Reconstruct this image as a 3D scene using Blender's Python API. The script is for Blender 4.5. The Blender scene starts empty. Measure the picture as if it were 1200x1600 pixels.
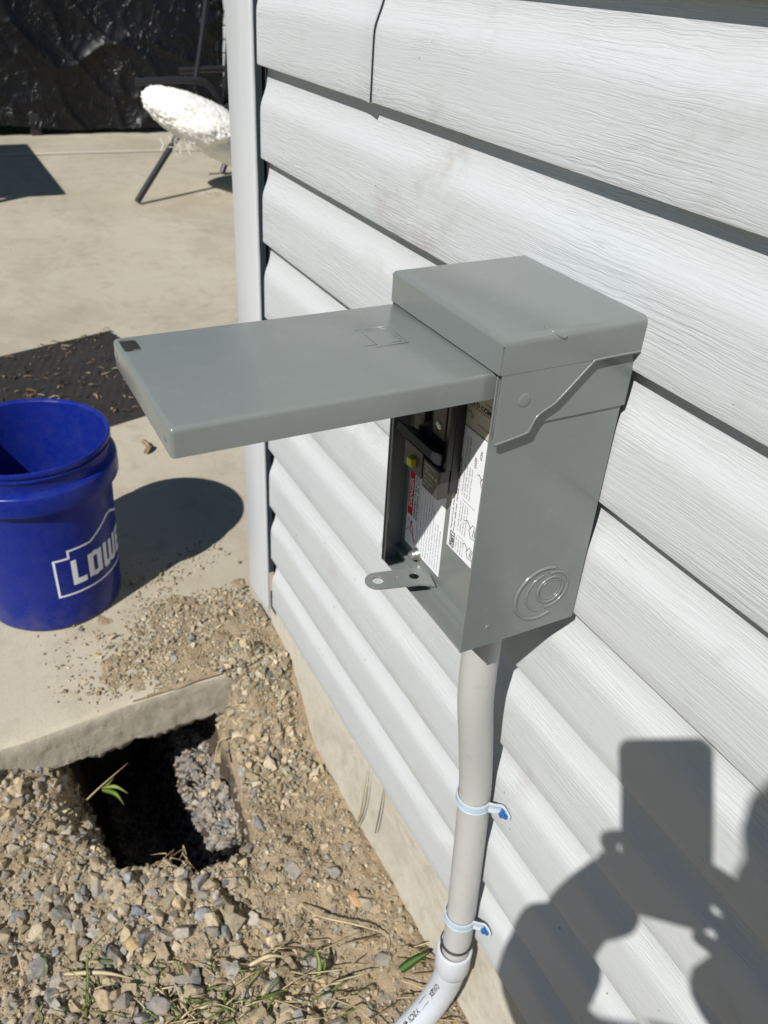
import bpy, bmesh, math, random
import numpy as np
from mathutils import Vector, Matrix, noise as mnoise
R = math.radians
random.seed(7); rng = np.random.default_rng(11)
scn = bpy.context.scene

# ------------------------------------------------------------ camera
FPX = 1308.16
cd = bpy.data.cameras.new('camera'); cam = bpy.data.objects.new('camera', cd)
scn.collection.objects.link(cam); scn.camera = cam
CAM = Vector((-0.50336, 0.42501, 0.00662))
cam.location = CAM; cam.rotation_euler = (0.988812, -0.053313, -2.047643)
cd.sensor_fit = 'VERTICAL'; cd.sensor_height = 5.6; cd.lens = 5.6 * FPX / 1600
cd.clip_start = 0.005; cd.clip_end = 300
cd.dof.use_dof = True; cd.dof.focus_distance = 0.60; cd.dof.aperture_fstop = cd.lens / 2.0
# ------------------------------------------------------------ sky, sun, exposure
SUN = Vector((0.3792, -0.6067, -0.6986)).normalized()      # direction the light travels
w = bpy.data.worlds.new('World'); scn.world = w; w.use_nodes = True
nt = w.node_tree; bg = nt.nodes['Background']
sk = nt.nodes.new('ShaderNodeTexSky'); sk.sky_type = 'NISHITA'; sk.sun_disc = False
sk.sun_elevation = math.asin(-SUN.z); sk.sun_rotation = math.atan2(-SUN.x, -SUN.y)
sk.air_density = 1.0; sk.dust_density = 0.0; sk.ozone_density = 1.6
nt.links.new(sk.outputs[0], bg.inputs[0]); bg.inputs[1].default_value = 0.05
sd = bpy.data.lights.new('sun', 'SUN'); sd.energy = 5.0; sd.angle = R(0.53); sd.color = (1, 0.965, 0.915)
so = bpy.data.objects.new('sun', sd); scn.collection.objects.link(so)
so.rotation_euler = SUN.to_track_quat('-Z', 'Y').to_euler(); so.location = (-3, 5, 6)
scn.view_settings.view_transform = 'Standard'; scn.view_settings.look = 'None'
scn.view_settings.exposure = 0.15; scn.view_settings.gamma = 1
scn.cycles.max_bounces = 7; scn.cycles.diffuse_bounces = 2; scn.cycles.use_denoising = True

# ------------------------------------------------------------ helpers
def thing(name, label, cat, loc=(0, 0, 0), group=None, kind=None):
    o = bpy.data.objects.new(name, None); scn.collection.objects.link(o)
    o.location = loc; o.empty_display_size = 0.05
    return tag(o, label, cat, group, kind)
def tag(o, label=None, cat=None, group=None, kind=None):
    if label: o['label'] = label
    if cat: o['category'] = cat
    if group: o['group'] = group
    if kind: o['kind'] = kind
    return o
def rootloc(p):
    while p.parent: p = p.parent
    return p.location.copy()
class MB:
    """collects geometry in world coordinates; .obj links it as one mesh object"""
    def __init__(s): s.v = []; s.f = []; s.sm = []
    def add(s, vs, fs, smooth=False):
        b = len(s.v); s.v += [tuple(v) for v in vs]
        for f in fs: s.f.append(tuple(i + b for i in f)); s.sm.append(smooth)
        return s
    def bm(s, b, smooth=False):
        b.verts.ensure_lookup_table(); b.verts.index_update()
        s.add([v.co[:] for v in b.verts], [[v.index for v in f.verts] for f in b.faces], smooth); b.free(); return s
    def box(s, x0, x1, y0, y1, z0, z1, bev=0, seg=2, smooth=False):
        b = bmesh.new(); bmesh.ops.create_cube(b, size=1)
        for v in b.verts: v.co = Vector(((x0+x1)/2 + v.co.x*(x1-x0), (y0+y1)/2 + v.co.y*(y1-y0), (z0+z1)/2 + v.co.z*(z1-z0)))
        if bev: bmesh.ops.bevel(b, geom=list(b.edges), offset=bev, segments=seg, affect='EDGES', profile=.5)
        return s.bm(b, smooth)
    def prism(s, pts, fn, h0, h1, bev=0, smooth=False):
        """polygon pts (a,b) extruded between heights; fn(a,b,h)->world"""
        b = bmesh.new(); lo = [b.verts.new(fn(p[0], p[1], h0)) for p in pts]; hi = [b.verts.new(fn(p[0], p[1], h1)) for p in pts]
        n = len(pts); b.faces.new(lo); top = b.faces.new(hi[::-1])
        for i in range(n): b.faces.new((lo[i], lo[(i+1) % n], hi[(i+1) % n], hi[i]))
        bmesh.ops.recalc_face_normals(b, faces=b.faces)
        if bev: bmesh.ops.bevel(b, geom=list(top.edges), offset=bev, segments=2, affect='EDGES')
        return s.bm(b, smooth)
    def tube(s, path, r, n=16, cap=True, smooth=True, closed=False):
        path = [Vector(p) for p in path]; m = len(path)
        rr = r if hasattr(r, '__len__') else [r]*m
        ref = None; rings = []
        for i, p in enumerate(path):
            if closed: t = (path[(i+1) % m] - path[i-1]).normalized()
            else: t = (path[min(i+1, m-1)] - path[max(i-1, 0)]).normalized()
            if ref is None: ref = t.orthogonal().normalized()
            ref = (ref - t*ref.dot(t)).normalized(); bi = t.cross(ref)
            rings.append([p + (ref*math.cos(2*math.pi*k/n) + bi*math.sin(2*math.pi*k/n))*rr[i] for k in range(n)])
        vs = [v for q in rings for v in q]; fs = []
        for i in range(m if closed else m-1):
            for k in range(n):
                a, b_ = i*n+k, i*n+(k+1) % n; c, d = ((i+1) % m)*n+(k+1) % n, ((i+1) % m)*n+k
                fs.append((a, b_, c, d))
        s.add(vs, fs, smooth)
        if cap and not closed:
            s.add(rings[0], [tuple(range(n))[::-1]]); s.add(rings[-1], [tuple(range(n))])
        return s
    def lathe(s, c, prof, n=96, a0=0, a1=2*math.pi, smooth=True):
        full = abs(a1-a0-2*math.pi) < 1e-6; m = n if full else n+1
        vs = [(c[0]+r*math.cos(a0+(a1-a0)*k/n), c[1]+r*math.sin(a0+(a1-a0)*k/n), c[2]+z) for r, z in prof for k in range(m)]
        fs = []
        for i in range(len(prof)-1):
            for k in range(n): fs.append((i*m+k, i*m+(k+1) % m, (i+1)*m+(k+1) % m, (i+1)*m+k))
        return s.add(vs, fs, smooth)
    def strip(s, pts, wv, smooth=False):
        """flat ribbon: pts centre line, wv half-width vector or list"""
        pts = [Vector(p) for p in pts]; ws = wv if isinstance(wv, list) else [Vector(wv)]*len(pts)
        vs = []; 
        for p, q in zip(pts, ws): vs += [p-q, p+q]
        return s.add(vs, [(2*i, 2*i+1, 2*i+3, 2*i+2) for i in range(len(pts)-1)], smooth)
    def obj(s, name, mat, parent=None, origin=None):
        o3 = rootloc(parent) if parent else Vector(origin or (0, 0, 0))
        v = np.array(s.v, dtype=np.float32) - np.array(o3, dtype=np.float32)
        me = bpy.data.meshes.new(name); me.from_pydata(v.tolist(), [], s.f)
        me.polygons.foreach_set('use_smooth', s.sm); me.update()
        if mat: me.materials.append(mat)
        o = bpy.data.objects.new(name, me); scn.collection.objects.link(o)
        if parent: o.parent = parent
        else: o.location = o3
        return o
def smooth_path(P, n=6):
    P = [Vector(p) for p in P]; out = []
    for i in range(len(P)-1):
        p0, p1, p2, p3 = P[max(i-1, 0)], P[i], P[i+1], P[min(i+2, len(P)-1)]
        for k in range(n):
            t_ = k/n; out.append(.5*((2*p1)+(-p0+p2)*t_+(2*p0-5*p1+4*p2-p3)*t_**2+(-p0+3*p1-3*p2+p3)*t_**3))
    return out+[P[-1]]
def apply_mods(o):
    dg = bpy.context.evaluated_depsgraph_get(); me = bpy.data.meshes.new_from_object(o.evaluated_get(dg))
    o.modifiers.clear(); o.data = me; return o
def weighted(o, angle=35):
    for p in o.data.polygons: p.use_smooth = True
    o.data.set_sharp_from_angle(angle=R(angle)); return o
def text_geo(body, size, ext=0.0, bold=0.0):
    cu = bpy.data.curves.new('t', 'FONT'); cu.body = body; cu.size = size; cu.extrude = ext; cu.offset = bold; cu.resolution_u = 2
    o = bpy.data.objects.new('t', cu); scn.collection.objects.link(o)
    dg = bpy.context.evaluated_depsgraph_get(); me = bpy.data.meshes.new_from_object(o.evaluated_get(dg))
    vs = [v.co.copy() for v in me.vertices]; fs = [tuple(p.vertices) for p in me.polygons]
    bpy.data.objects.remove(o); bpy.data.curves.remove(cu); bpy.data.meshes.remove(me)
    return vs, fs
def put_text(mb, body, size, org, ux, uy, bold=0.0, width=None, sub=None):
    vs, fs = text_geo(body, size, 0, bold)
    if not vs: return
    if width:
        w0 = max(v.x for v in vs) - min(v.x for v in vs); k = width/max(w0, 1e-6)
    else: k = 1
    org, ux, uy = Vector(org), Vector(ux), Vector(uy)
    mb.add([org + ux*v.x*k + uy*v.y for v in vs], fs)

# ------------------------------------------------------------ materials
def mat(name, col=(.5, .5, .5), rough=.6, metal=0, spec=.5, **kw):
    m = bpy.data.materials.new(name); m.use_nodes = True; b = m.node_tree.nodes['Principled BSDF']
    b.inputs['Base Color'].default_value = (*col, 1); b.inputs['Roughness'].default_value = rough
    b.inputs['Metallic'].default_value = metal; b.inputs['Specular IOR Level'].default_value = spec
    for k, v in kw.items(): b.inputs[k.replace('_', ' ')].default_value = v
    return m
class NG:
    def __init__(s, m): s.m = m; s.t = m.node_tree; s.b = s.t.nodes['Principled BSDF']; s.tc = s.n('ShaderNodeTexCoord')
    def n(s, ty, **kw):
        x = s.t.nodes.new(ty)
        for k, v in kw.items(): setattr(x, k, v)
        return x
    def l(s, a, b): s.t.links.new(a, b)
    def mapping(s, scale=(1, 1, 1), src=None, rot=(0, 0, 0)):
        x = s.n('ShaderNodeMapping'); x.inputs['Scale'].default_value = scale; x.inputs['Rotation'].default_value = rot
        s.l(src or s.tc.outputs['Object'], x.inputs[0]); return x.outputs[0]
    def noise(s, vec, scale, detail=4, rough=.55, dist=0):
        x = s.n('ShaderNodeTexNoise'); x.inputs['Scale'].default_value = scale; x.inputs['Detail'].default_value = detail
        x.inputs['Roughness'].default_value = rough; x.inputs['Distortion'].default_value = dist
        s.l(vec, x.inputs['Vector']); return x.outputs[0]
    def ramp(s, fac, *stops, interp='LINEAR'):
        x = s.n('ShaderNodeValToRGB'); x.color_ramp.interpolation = interp; e = x.color_ramp.elements
        while len(e) < len(stops): e.new(.5)
        for i, (p, c) in enumerate(stops):
            e[i].position = p; c = (c, c, c) if isinstance(c, (int, float)) else c; e[i].color = (*c, 1)
        s.l(fac, x.inputs[0]); return x.outputs[0]
    def mix(s, fac, a, b, mode='MIX'):
        x = s.n('ShaderNodeMix', data_type='RGBA', blend_type=mode)
        for i, q in ((0, fac), (6, a), (7, b)):
            if isinstance(q, (int, float)): x.inputs[i].default_value = q
            elif isinstance(q, tuple): x.inputs[i].default_value = (*q, 1)
            else: s.l(q, x.inputs[i])
        return x.outputs[2]
    def math(s, op, a, b=None):
        x = s.n('ShaderNodeMath', operation=op)
        for i, q in enumerate((a, b)):
            if q is None: continue
            if isinstance(q, (int, float)): x.inputs[i].default_value = q
            else: s.l(q, x.inputs[i])
        return x.outputs[0]
    def bump(s, h, dist, strength=1, prev=None):
        x = s.n('ShaderNodeBump'); x.inputs['Distance'].default_value = dist; x.inputs['Strength'].default_value = strength
        s.l(h, x.inputs['Height'])
        if prev: s.l(prev, x.inputs['Normal'])
        return x.outputs[0]
    def out(s, col=None, nrm=None, rough=None):
        if col: s.l(col, s.b.inputs['Base Color'])
        if nrm: s.l(nrm, s.b.inputs['Normal'])
        if rough: s.l(rough, s.b.inputs['Roughness'])
        return s.m

def siding_mat():
    g = NG(mat('vinyl siding', rough=.42, spec=.35))
    P = g.mapping((1, 1, 1))
    sep = g.n('ShaderNodeSeparateXYZ'); g.l(P, sep.inputs[0])
    wob = g.noise(g.mapping((7, 7, 22)), 1, 4, .6)
    z = g.math('ADD', g.math('MULTIPLY', sep.outputs[2], 260), g.math('MULTIPLY', wob, 3.0))
    cmb = g.n('ShaderNodeCombineXYZ'); g.l(g.math('MULTIPLY', sep.outputs[0], 9), cmb.inputs[0]); g.l(z, cmb.inputs[2])
    g.l(g.math('MULTIPLY', sep.outputs[1], 30), cmb.inputs[1])
    n1 = g.noise(cmb.outputs[0], 1.0, 3, .62)
    ridge = g.math('ABSOLUTE', g.math('SUBTRACT', n1, .5))
    groove = g.ramp(ridge, (0, 0.0), (.05, .6), (.13, 1.0))
    # some stretches are smoother than others
    amp = g.ramp(g.noise(g.mapping((5, 5, 14)), 1, 2), (.36, .22), (.66, 1.0))
    fine = g.noise(g.mapping((60, 300, 420)), 1, 2, .6)
    h = g.math('ADD', g.math('MULTIPLY', groove, amp), g.math('MULTIPLY', fine, .22))
    nb = g.bump(h, .00036, .9)
    # handling smudges and rain dirt
    smn = g.noise(g.mapping((6, 6, 9)), 1, 6, .62, .8)
    sm = g.ramp(smn, (.56, 0.0), (.68, 1.0))
    sm2 = g.ramp(g.noise(g.mapping((24, 24, 30)), 1, 4, .7), (.40, 0.0), (.62, 1.0))
    k = g.math('MULTIPLY', g.math('MULTIPLY', sm, sm2), .45)
    base = g.mix(g.noise(g.mapping((2, 2, 30)), 1, 3), (.495, .520, .532), (.53, .55, .556))
    grime = g.mix(g.ramp(ridge, (0, .05), (.05, 0.0)), base, (.42, .41, .40))
    col = g.mix(k, grime, (.37, .335, .32))
    # scattered specks of dirt
    vr = g.n('ShaderNodeTexVoronoi'); vr.inputs['Scale'].default_value = 46; g.l(P, vr.inputs['Vector'])
    sp = g.ramp(vr.outputs['Distance'], (.03, 1.0), (.055, 0.0))
    msk = g.ramp(g.noise(g.mapping((11, 11, 11)), 1, 2), (.56, 0.0), (.60, 1.0))
    low = g.n('ShaderNodeMapRange'); low.inputs[1].default_value = .35; low.inputs[2].default_value = .8; low.inputs[3].default_value = 1.0; low.inputs[4].default_value = .0; g.l(sep.outputs[2], low.inputs[0])
    vq = g.n('ShaderNodeTexVoronoi'); vq.inputs['Scale'].default_value = 1.0; g.l(g.mapping((60, 60, 38), rot=(0, .6, 0)), vq.inputs['Vector'])
    bits = g.math('MULTIPLY', g.math('MULTIPLY', g.ramp(vq.outputs['Distance'], (.045, 1.0), (.075, 0.0)), g.ramp(g.noise(g.mapping((14, 14, 14)), 1, 3), (.50, 0.0), (.54, 1.0))), low.outputs[0])
    col = g.mix(g.math('MAXIMUM', bits, g.math('MULTIPLY', sp, msk)), col, (.14, .11, .08))
    return g.out(col, nb)
def post_mat():
    g = NG(mat('painted corner trim', rough=.4, spec=.35))
    n1 = g.noise(g.mapping((160, 160, 5)), 1, 4, .6, .3)
    st = g.ramp(g.noise(g.mapping((30, 30, 1.6)), 1, 5, .7), (.45, 0.0), (.75, 1.0))
    col = g.mix(g.math('MULTIPLY', st, .45), (.52, .535, .55), (.38, .39, .40))
    return g.out(col, g.bump(n1, .0005, .8))
def concrete_mat(name, c1, c2, c3, scale=1, rough=.85, bump=.0012):
    g = NG(mat(name, rough=rough, spec=.25))
    P = g.mapping((1, 1, 1))
    big = g.noise(P, 2.2*scale, 6, .6); mid = g.noise(P, 14*scale, 5, .62); fin = g.noise(P, 230*scale, 3, .7)
    col = g.mix(g.ramp(big, (.35, 0.0), (.65, 1.0)), c1, c2)
    col = g.mix(g.math('MULTIPLY', g.ramp(mid, (.52, 0.0), (.72, 1.0)), .6), col, c3)
    col = g.mix(g.math('MULTIPLY', g.ramp(fin, (.5, 0.0), (.75, 1.0)), .35), col, (c1[0]*.55, c1[1]*.52, c1[2]*.48))
    st = g.ramp(g.noise(g.mapping((1, 1, 1)), 1.1*scale, 8, .72, 1.4), (.50, 0.0), (.60, 1.0)); col = g.mix(g.math('MULTIPLY', st, .30), col, (c3[0]*.8, c3[1]*.78, c3[2]*.75))
    vd = g.n('ShaderNodeTexVoronoi'); vd.inputs['Scale'].default_value = 17*scale; g.l(P, vd.inputs['Vector'])
    ds = g.math('MULTIPLY', g.ramp(vd.outputs['Distance'], (.04, 1.0), (.09, 0.0)), g.ramp(g.noise(P, 5*scale, 2), (.5, 0.0), (.56, 1.0))); col = g.mix(g.math('MULTIPLY', ds, .6), col, (c3[0]*.5, c3[1]*.45, c3[2]*.38))
    vr = g.n('ShaderNodeTexVoronoi'); vr.inputs['Scale'].default_value = 60*scale; g.l(P, vr.inputs['Vector'])
    pit = g.ramp(vr.outputs['Distance'], (.06, 0.0), (.14, 1.0))
    pm = g.ramp(g.noise(P, 9*scale, 2), (.5, 1.0), (.56, 0.0))
    pit = g.math('MAXIMUM', pit, pm)
    h = g.math('ADD', g.math('MULTIPLY', mid, .6), g.math('ADD', g.math('MULTIPLY', fin, .35), g.math('MULTIPLY', pit, .3)))
    return g.out(col, g.bump(h, bump, 1))
def paint_mat():
    g = NG(mat('grey box paint', rough=.3, spec=.6))
    P = g.mapping((1, 1, 1)); peel = g.noise(P, 420, 2, .5); wav = g.noise(P, 16, 2, .5)
    col = g.mix(g.noise(P, 22, 4), (.160, .177, .172), (.169, .186, .180))
    # scuffs: little pale nicks
    vr = g.n('ShaderNodeTexVoronoi'); vr.inputs['Scale'].default_value = 48; g.l(g.mapping((1, 1.8, 1), rot=(.3, .2, .7)), vr.inputs['Vector'])
    nick = g.math('MULTIPLY', g.ramp(vr.outputs['Distance'], (.028, 1.0), (.04, 0.0)), g.ramp(g.noise(P, 30, 2), (.55, 0.0), (.62, 1.0)))
    col = g.mix(g.math('MULTIPLY', nick, .55), col, (.5, .52, .5))
    dust = g.ramp(g.noise(P, 60, 6, .7), (.55, 0.0), (.8, 1.0)); col = g.mix(g.math('MULTIPLY', dust, .08), col, (.42, .42, .38))
    nb = g.bump(wav, .004, .22); nb = g.bump(peel, .00006, 1, nb)
    ro = g.ramp(g.noise(P, 12, 3), (.3, .17), (.75, .25))
    return g.out(col, nb, ro)
def attr_mat(name, rough=.85, tex=.35, bump=.0006, spec=.25, scale=160, dust=0):
    g = NG(mat(name, rough=rough, spec=spec)); a = g.n('ShaderNodeAttribute', attribute_name='col')
    P = g.mapping((1, 1, 1)); n1 = g.noise(P, scale, 4, .65)
    dk = g.n('ShaderNodeMix', data_type='RGBA', blend_type='MULTIPLY'); dk.inputs[0].default_value = tex
    g.l(a.outputs['Color'], dk.inputs[6]); g.l(g.ramp(n1, (.3, .45), (.7, 1.25)), dk.inputs[7])
    res = dk.outputs[2]
    if dust: res = g.mix(g.math('MULTIPLY', g.ramp(g.noise(P, 38, 5, .7), (.38, 0.0), (.62, 1.0)), dust), res, (.42, .33, .22))
    return g.out(res, g.bump(n1, bump, 1))
def soil_mat():
    g = NG(mat('dry soil', rough=.95, spec=.1)); P = g.mapping((1, 1, 1))
    a = g.noise(P, 9, 6, .65); b = g.noise(P, 70, 6, .7); c = g.noise(P, 420, 3, .7)
    col = g.mix(g.ramp(a, (.35, 0.0), (.65, 1.0)), (.345, .27, .175), (.43, .345, .235))
    col = g.mix(g.math('MULTIPLY', g.ramp(b, (.4, 0.0), (.7, 1.0)), .6), col, (.30, .22, .14))
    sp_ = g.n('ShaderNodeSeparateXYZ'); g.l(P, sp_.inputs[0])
    pit_shade = g.n('ShaderNodeMapRange'); pit_shade.inputs[1].default_value = -1.315; pit_shade.inputs[2].default_value = -1.285; pit_shade.inputs[3].default_value = 1; pit_shade.inputs[4].default_value = 0
    g.l(g.math('ADD', sp_.outputs[2], g.math('MULTIPLY', g.math('SUBTRACT', a, .5), .09)), pit_shade.inputs[0])
    col = g.mix(pit_shade.outputs[0], col, g.mix(b, (.075, .058, .045), (.12, .095, .072)))     # shade of the pit painted in: soil colour darkens with depth
    h = g.math('ADD', g.math('MULTIPLY', b, 1.0), g.math('MULTIPLY', c, .3))
    return g.out(col, g.bump(h, .008, 1))
def tarp_mat():
    g = NG(mat('black plastic sheet', (.005, .005, .006), .4, 0, .35)); P = g.mapping((1, 1, 1))
    n1 = g.noise(P, 7, 3, .5, 1.2); r1 = g.math('ABSOLUTE', g.math('SUBTRACT', n1, .5))
    n2 = g.noise(P, 45, 3, .6, .8)
    nb = g.bump(g.ramp(r1, (0, 1.0), (.05, .2), (.2, 0.0)), .006, .6)
    return g.out(None, nb)
def plastic_mat(name, col, rough, bump=.0004, scale=8, spec=.5, **kw):
    g = NG(mat(name, col, rough, 0, spec, **kw)); P = g.mapping((1, 1, 1))
    n = g.noise(P, scale*6, 4); c2 = tuple(min(1, c*1.15+.004) for c in col)
    du = g.ramp(g.noise(P, scale, 6, .7), (.55, 0.0), (.8, 1.0))
    return g.out(g.mix(g.math('MULTIPLY', du, .4), g.mix(n, col, c2), tuple(min(1, c*.9+.03) for c in col)), g.bump(n, bump, 1))

def scuffed_mat(name, c):
    g = NG(mat(name, rough=.45, spec=.4)); P = g.mapping((1, 1, 1))
    a = g.ramp(g.noise(P, 30, 6, .72, .6), (.58, 0.0), (.72, 1.0)); b = g.ramp(g.noise(g.mapping((90, 90, 14)), 1, 4, .7), (.62, 0.0), (.72, 1.0))
    col = g.mix(g.noise(P, 6, 3), c, tuple(q*.9 for q in c)); col = g.mix(g.math('MULTIPLY', a, .30), col, (.22, .17, .14)); col = g.mix(g.math('MULTIPLY', b, .35), col, (.25, .24, .22))
    return g.out(col, g.bump(g.noise(P, 120, 3), .0003, 1))
def bucket_mat():
    g = NG(mat('blue bucket plastic', rough=.28, spec=.22)); P = g.mapping((1, 1, 1)); sp_ = g.n('ShaderNodeSeparateXYZ'); g.l(P, sp_.inputs[0])
    low = g.n('ShaderNodeMapRange'); low.inputs[1].default_value = .0; low.inputs[2].default_value = .07; low.inputs[3].default_value = .55; low.inputs[4].default_value = .07; g.l(sp_.outputs[2], low.inputs[0])
    du = g.ramp(g.noise(P, 26, 7, .75), (.42, 0.0), (.72, 1.0)); k = g.math('MULTIPLY', du, low.outputs[0])
    scr = g.ramp(g.math('ABSOLUTE', g.math('SUBTRACT', g.noise(g.mapping((20, 20, 60), rot=(.5, .3, 0)), 1, 2, .5, 2.0), .5)), (.0, 1.0), (.006, 0.0))
    col = g.mix(k, (.0045, .016, .185), (.14, .125, .11)); col = g.mix(g.math('MULTIPLY', scr, .10), col, (.2, .25, .5))
    return g.out(col, g.bump(g.noise(P, 60, 3), .0002, 1), g.ramp(du, (0, .26), (1, .5)))
M = dict(
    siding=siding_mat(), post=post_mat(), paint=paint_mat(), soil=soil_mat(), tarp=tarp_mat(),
    found=concrete_mat('parged foundation', (.58, .54, .44), (.64, .61, .51), (.42, .375, .29), 3, .9, .004),
    patio=concrete_mat('patio concrete', (.395, .355, .272), (.46, .42, .33), (.32, .28, .205), 1, .85, .0012),
    slabedge=concrete_mat('slab edge concrete', (.50, .45, .35), (.58, .53, .43), (.36, .31, .23), 3.5, .95, .012),
    stone=attr_mat('gravel stone', .85, .6, .0014, .2, 160, .45), crumb=attr_mat('soil crumb', .95, .5, .0008, .1),
    blue=bucket_mat(),
    white=plastic_mat('white print', (.62, .64, .68), .5, .0001),
    pvc=scuffed_mat('grey conduit plastic', (.44, .445, .43)),
    pvc2=plastic_mat('pale elbow plastic', (.46, .49, .53), .35, .0002, 14, .45),
    strap=plastic_mat('pale strap plastic', (.47, .50, .55), .38, .0002, 40, .4, Subsurface_Weight=.25),
    bluescrew=plastic_mat('blue screw paint', (.012, .09, .27), .35, .0003, 60),
    zinc=mat('zinc plated steel', (.55, .58, .52), .28, .9), black=plastic_mat('black breaker plastic', (.022, .020, .019), .38, .0002, 60),
    brown=plastic_mat('dark brown breaker plastic', (.048, .040, .034), .45, .0002, 60),
    yellow=mat('yellow plastic', (.50, .50, .02), .4), label=mat('label paper', (.74, .76, .79), .45, 0, .4),
    cream=mat('cream label', (.50, .48, .40), .5), ink=mat('black ink', (.02, .02, .022), .6), red=mat('red ink', (.52, .015, .03), .5),
    rubber=concrete_mat('black rubber', (.022, .021, .020), (.035, .033, .030), (.055, .05, .042), 8, .8, .003),
    tubemetal=mat('dark powder coated tube', (.03, .03, .034), .35, .3), sling=mat('dark sling fabric', (.02, .02, .022), .7),
    fluff=plastic_mat('white fleece', (.80, .79, .75), .95, .006, 12, .1), lawn=None,
    vinylw=mat('white fence vinyl', (.7, .72, .75), .5), dark=mat('dark backing', (.03, .03, .03), .8),
    blade=attr_mat('plant blade', .6, .3, .0002, .3, 60), table=mat('patio table metal', (.05, .05, .05), .5, .2),
    skin=mat('skin', (.5, .3, .22), .55, 0, .4, Subsurface_Weight=.1), shirt=mat('blue shirt cloth', (.1, .14, .22), .9), jeans=mat('denim', (.05, .07, .12), .9),
    phone=mat('phone glass', (.02, .02, .022), .1), hair=mat('brown hair', (.06, .035, .02), .8), chipw=attr_mat('wood chip', .9, .4, .0005, .1, 90))
def lawn_mat():
    g = NG(mat('lawn soil and grass', rough=.95, spec=.1)); P = g.mapping((1, 1, 1))
    return g.out(g.mix(g.ramp(g.noise(P, 6, 8, .7), (.35, 0.0), (.65, 1.0)), (.045, .075, .022), (.09, .13, .035)), g.bump(g.noise(P, 80, 4, .7), .03, 1))
M['lawn'] = lawn_mat()

# ============================================================ HOUSE WALL
C = 0.1143; XE = 0.6625; XN = -2.6
wall = thing('house_wall', 'pale grey wood-grain vinyl siding wall with white corner trim above a cream foundation', 'house wall', (0.66, -.014, -1.24))
prof = [(.1200, -.0125), (.1030, -.0122), (.0960, -.0114), (.0890, -.0098), (.0820, -.0074), (.0755, -.0047), (.0700, -.0026), (.0640, -.0013), (.0570, -.0008), (.0400, -.0005), (.0180, -.0002), (.0025, 0), (.0004, -.0006)]
def wob(x, k, s=1.0): return mnoise.noise(Vector((x*1.7, k*3.1, s)))*.0006 + mnoise.noise(Vector((x*6, k*7.3, s+4)))*.0002
def course(k, xa, xb, dy=0, name='siding_panel', curl=0):
    mb = MB(); n = max(2, int(abs(xb-xa)/.02)); z0 = -k*C
    rows = []
    for i in range(n+1):
        x = xa + (xb-xa)*i/n; cu = curl*max(0, 1-(n-i)/1.6)**2
        w_ = wob(x, k); w2 = wob(x, k, 9)
        rows.append([(x, py + dy + w_*.9 + cu, z0 + pz + w2) for pz, py in prof])
    vs = [v for r_ in rows for v in r_]; m = len(prof)
    mb.add(vs, [(i*m+j, (i+1)*m+j, (i+1)*m+j+1, i*m+j+1) for i in range(n) for j in range(m-1)], True)
    ret = []                                              # the hem: butt edge turned back under
    for i in range(n+1):
        x, y, z = rows[i][-1]; ret += [(x, y, z), (x, y-.0012, z-.0004), (x, -.0125, z)]
    mb.add(ret, [(i*3+j, (i+1)*3+j, (i+1)*3+j+1, i*3+j+1) for i in range(n) for j in range(2)])
    for r_ in (rows[0], rows[-1]):                         # thickness of the cut ends
        mb.add([q for q in r_] + [(q[0], q[1]-.0012, q[2]) for q in r_], [(j, j+1, m+j+1, m+j) for j in range(m-1)])
    return mb.obj(name, M['siding'], wall)
for k in range(9, -11, -1):
    if k == 1:
        course(1, XE, .3305, .0016, curl=.0030); course(1, .365, XN)
    elif k == 4: course(4, XE, -1.9); course(4, -1.87, XN, .0014)
    elif k == -2: course(-2, XE, -1.1); course(-2, -1.07, XN, .0014)
    else: course(k, XE + random.uniform(-.0015, .001), XN)
mb = MB(); mb.box(XN, .69, -.030, -.0145, -1.027, 1.30); mb.obj('sheathing', M['dark'], wall)
# corner post: hollow, opens a pocket towards the siding
PX0, PX1 = .6655, .766
mb = MB()
def ext(pts, x_is_first=True, z0=-1.029, z1=1.30, nz=60):
    vs = []; 
    for i in range(nz+1):
        z = z0+(z1-z0)*i/nz; d = mnoise.noise(Vector((0, 0, z*2)))*.0008
        vs += [(p[0]+d*.6, p[1]+d*.3, z) for p in pts]
    m = len(pts); mb.add(vs, [(i*m+j, i*m+j+1, (i+1)*m+j+1, (i+1)*m+j) for i in range(nz) for j in range(m-1)])
ext([(PX0+.006, .0030), (PX0+.0012, .0030), (PX0, .0042), (PX0, .0068), (PX0+.0006, .0082), (PX0+.002, .0090), (PX1-.003, .0090), (PX1-.0008, .0082), (PX1, .0060), (PX1, -.075), (PX1-.002, -.077), (PX1-.006, -.077)])
ext([(PX0+.006, .0030), (PX0+.006, .0075), (PX1-.002, .0075), (PX1-.002, -.075)])
mb.box(PX0+.001, PX1-.003, .0032, .0080, -1.0285, -1.0445)
o = mb.obj('corner_post', M['post'], wall); weighted(o, 50)
mb = MB()       # the wall returns round the corner
for k in range(9, -11, -1):
    z0 = -k*C; vs = []
    for y in (-.082, -3.0):
        vs += [(PX1-.015+py, y, z0+pz) for pz, py in prof]
    m = len(prof); mb.add(vs, [(j, j+1, m+j+1, m+j) for j in range(m-1)], True)
mb.obj('side_siding', M['siding'], wall)
mb = MB()
nx, nz = 160, 16; vs = []
for i in range(nx+1):
    for j in range(nz+1):
        x = .705+(XN-.705)*i/nx; z = -1.026-(.55)*j/nz
        vs.append((x, -.0125+mnoise.noise(Vector((x*9, z*9, 0)))*.0022+mnoise.noise(Vector((x*40, z*40, 3)))*.0009, z))
mb.add(vs, [(i*(nz+1)+j, (i+1)*(nz+1)+j, (i+1)*(nz+1)+j+1, i*(nz+1)+j+1) for i in range(nx) for j in range(nz)], True)
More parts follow.
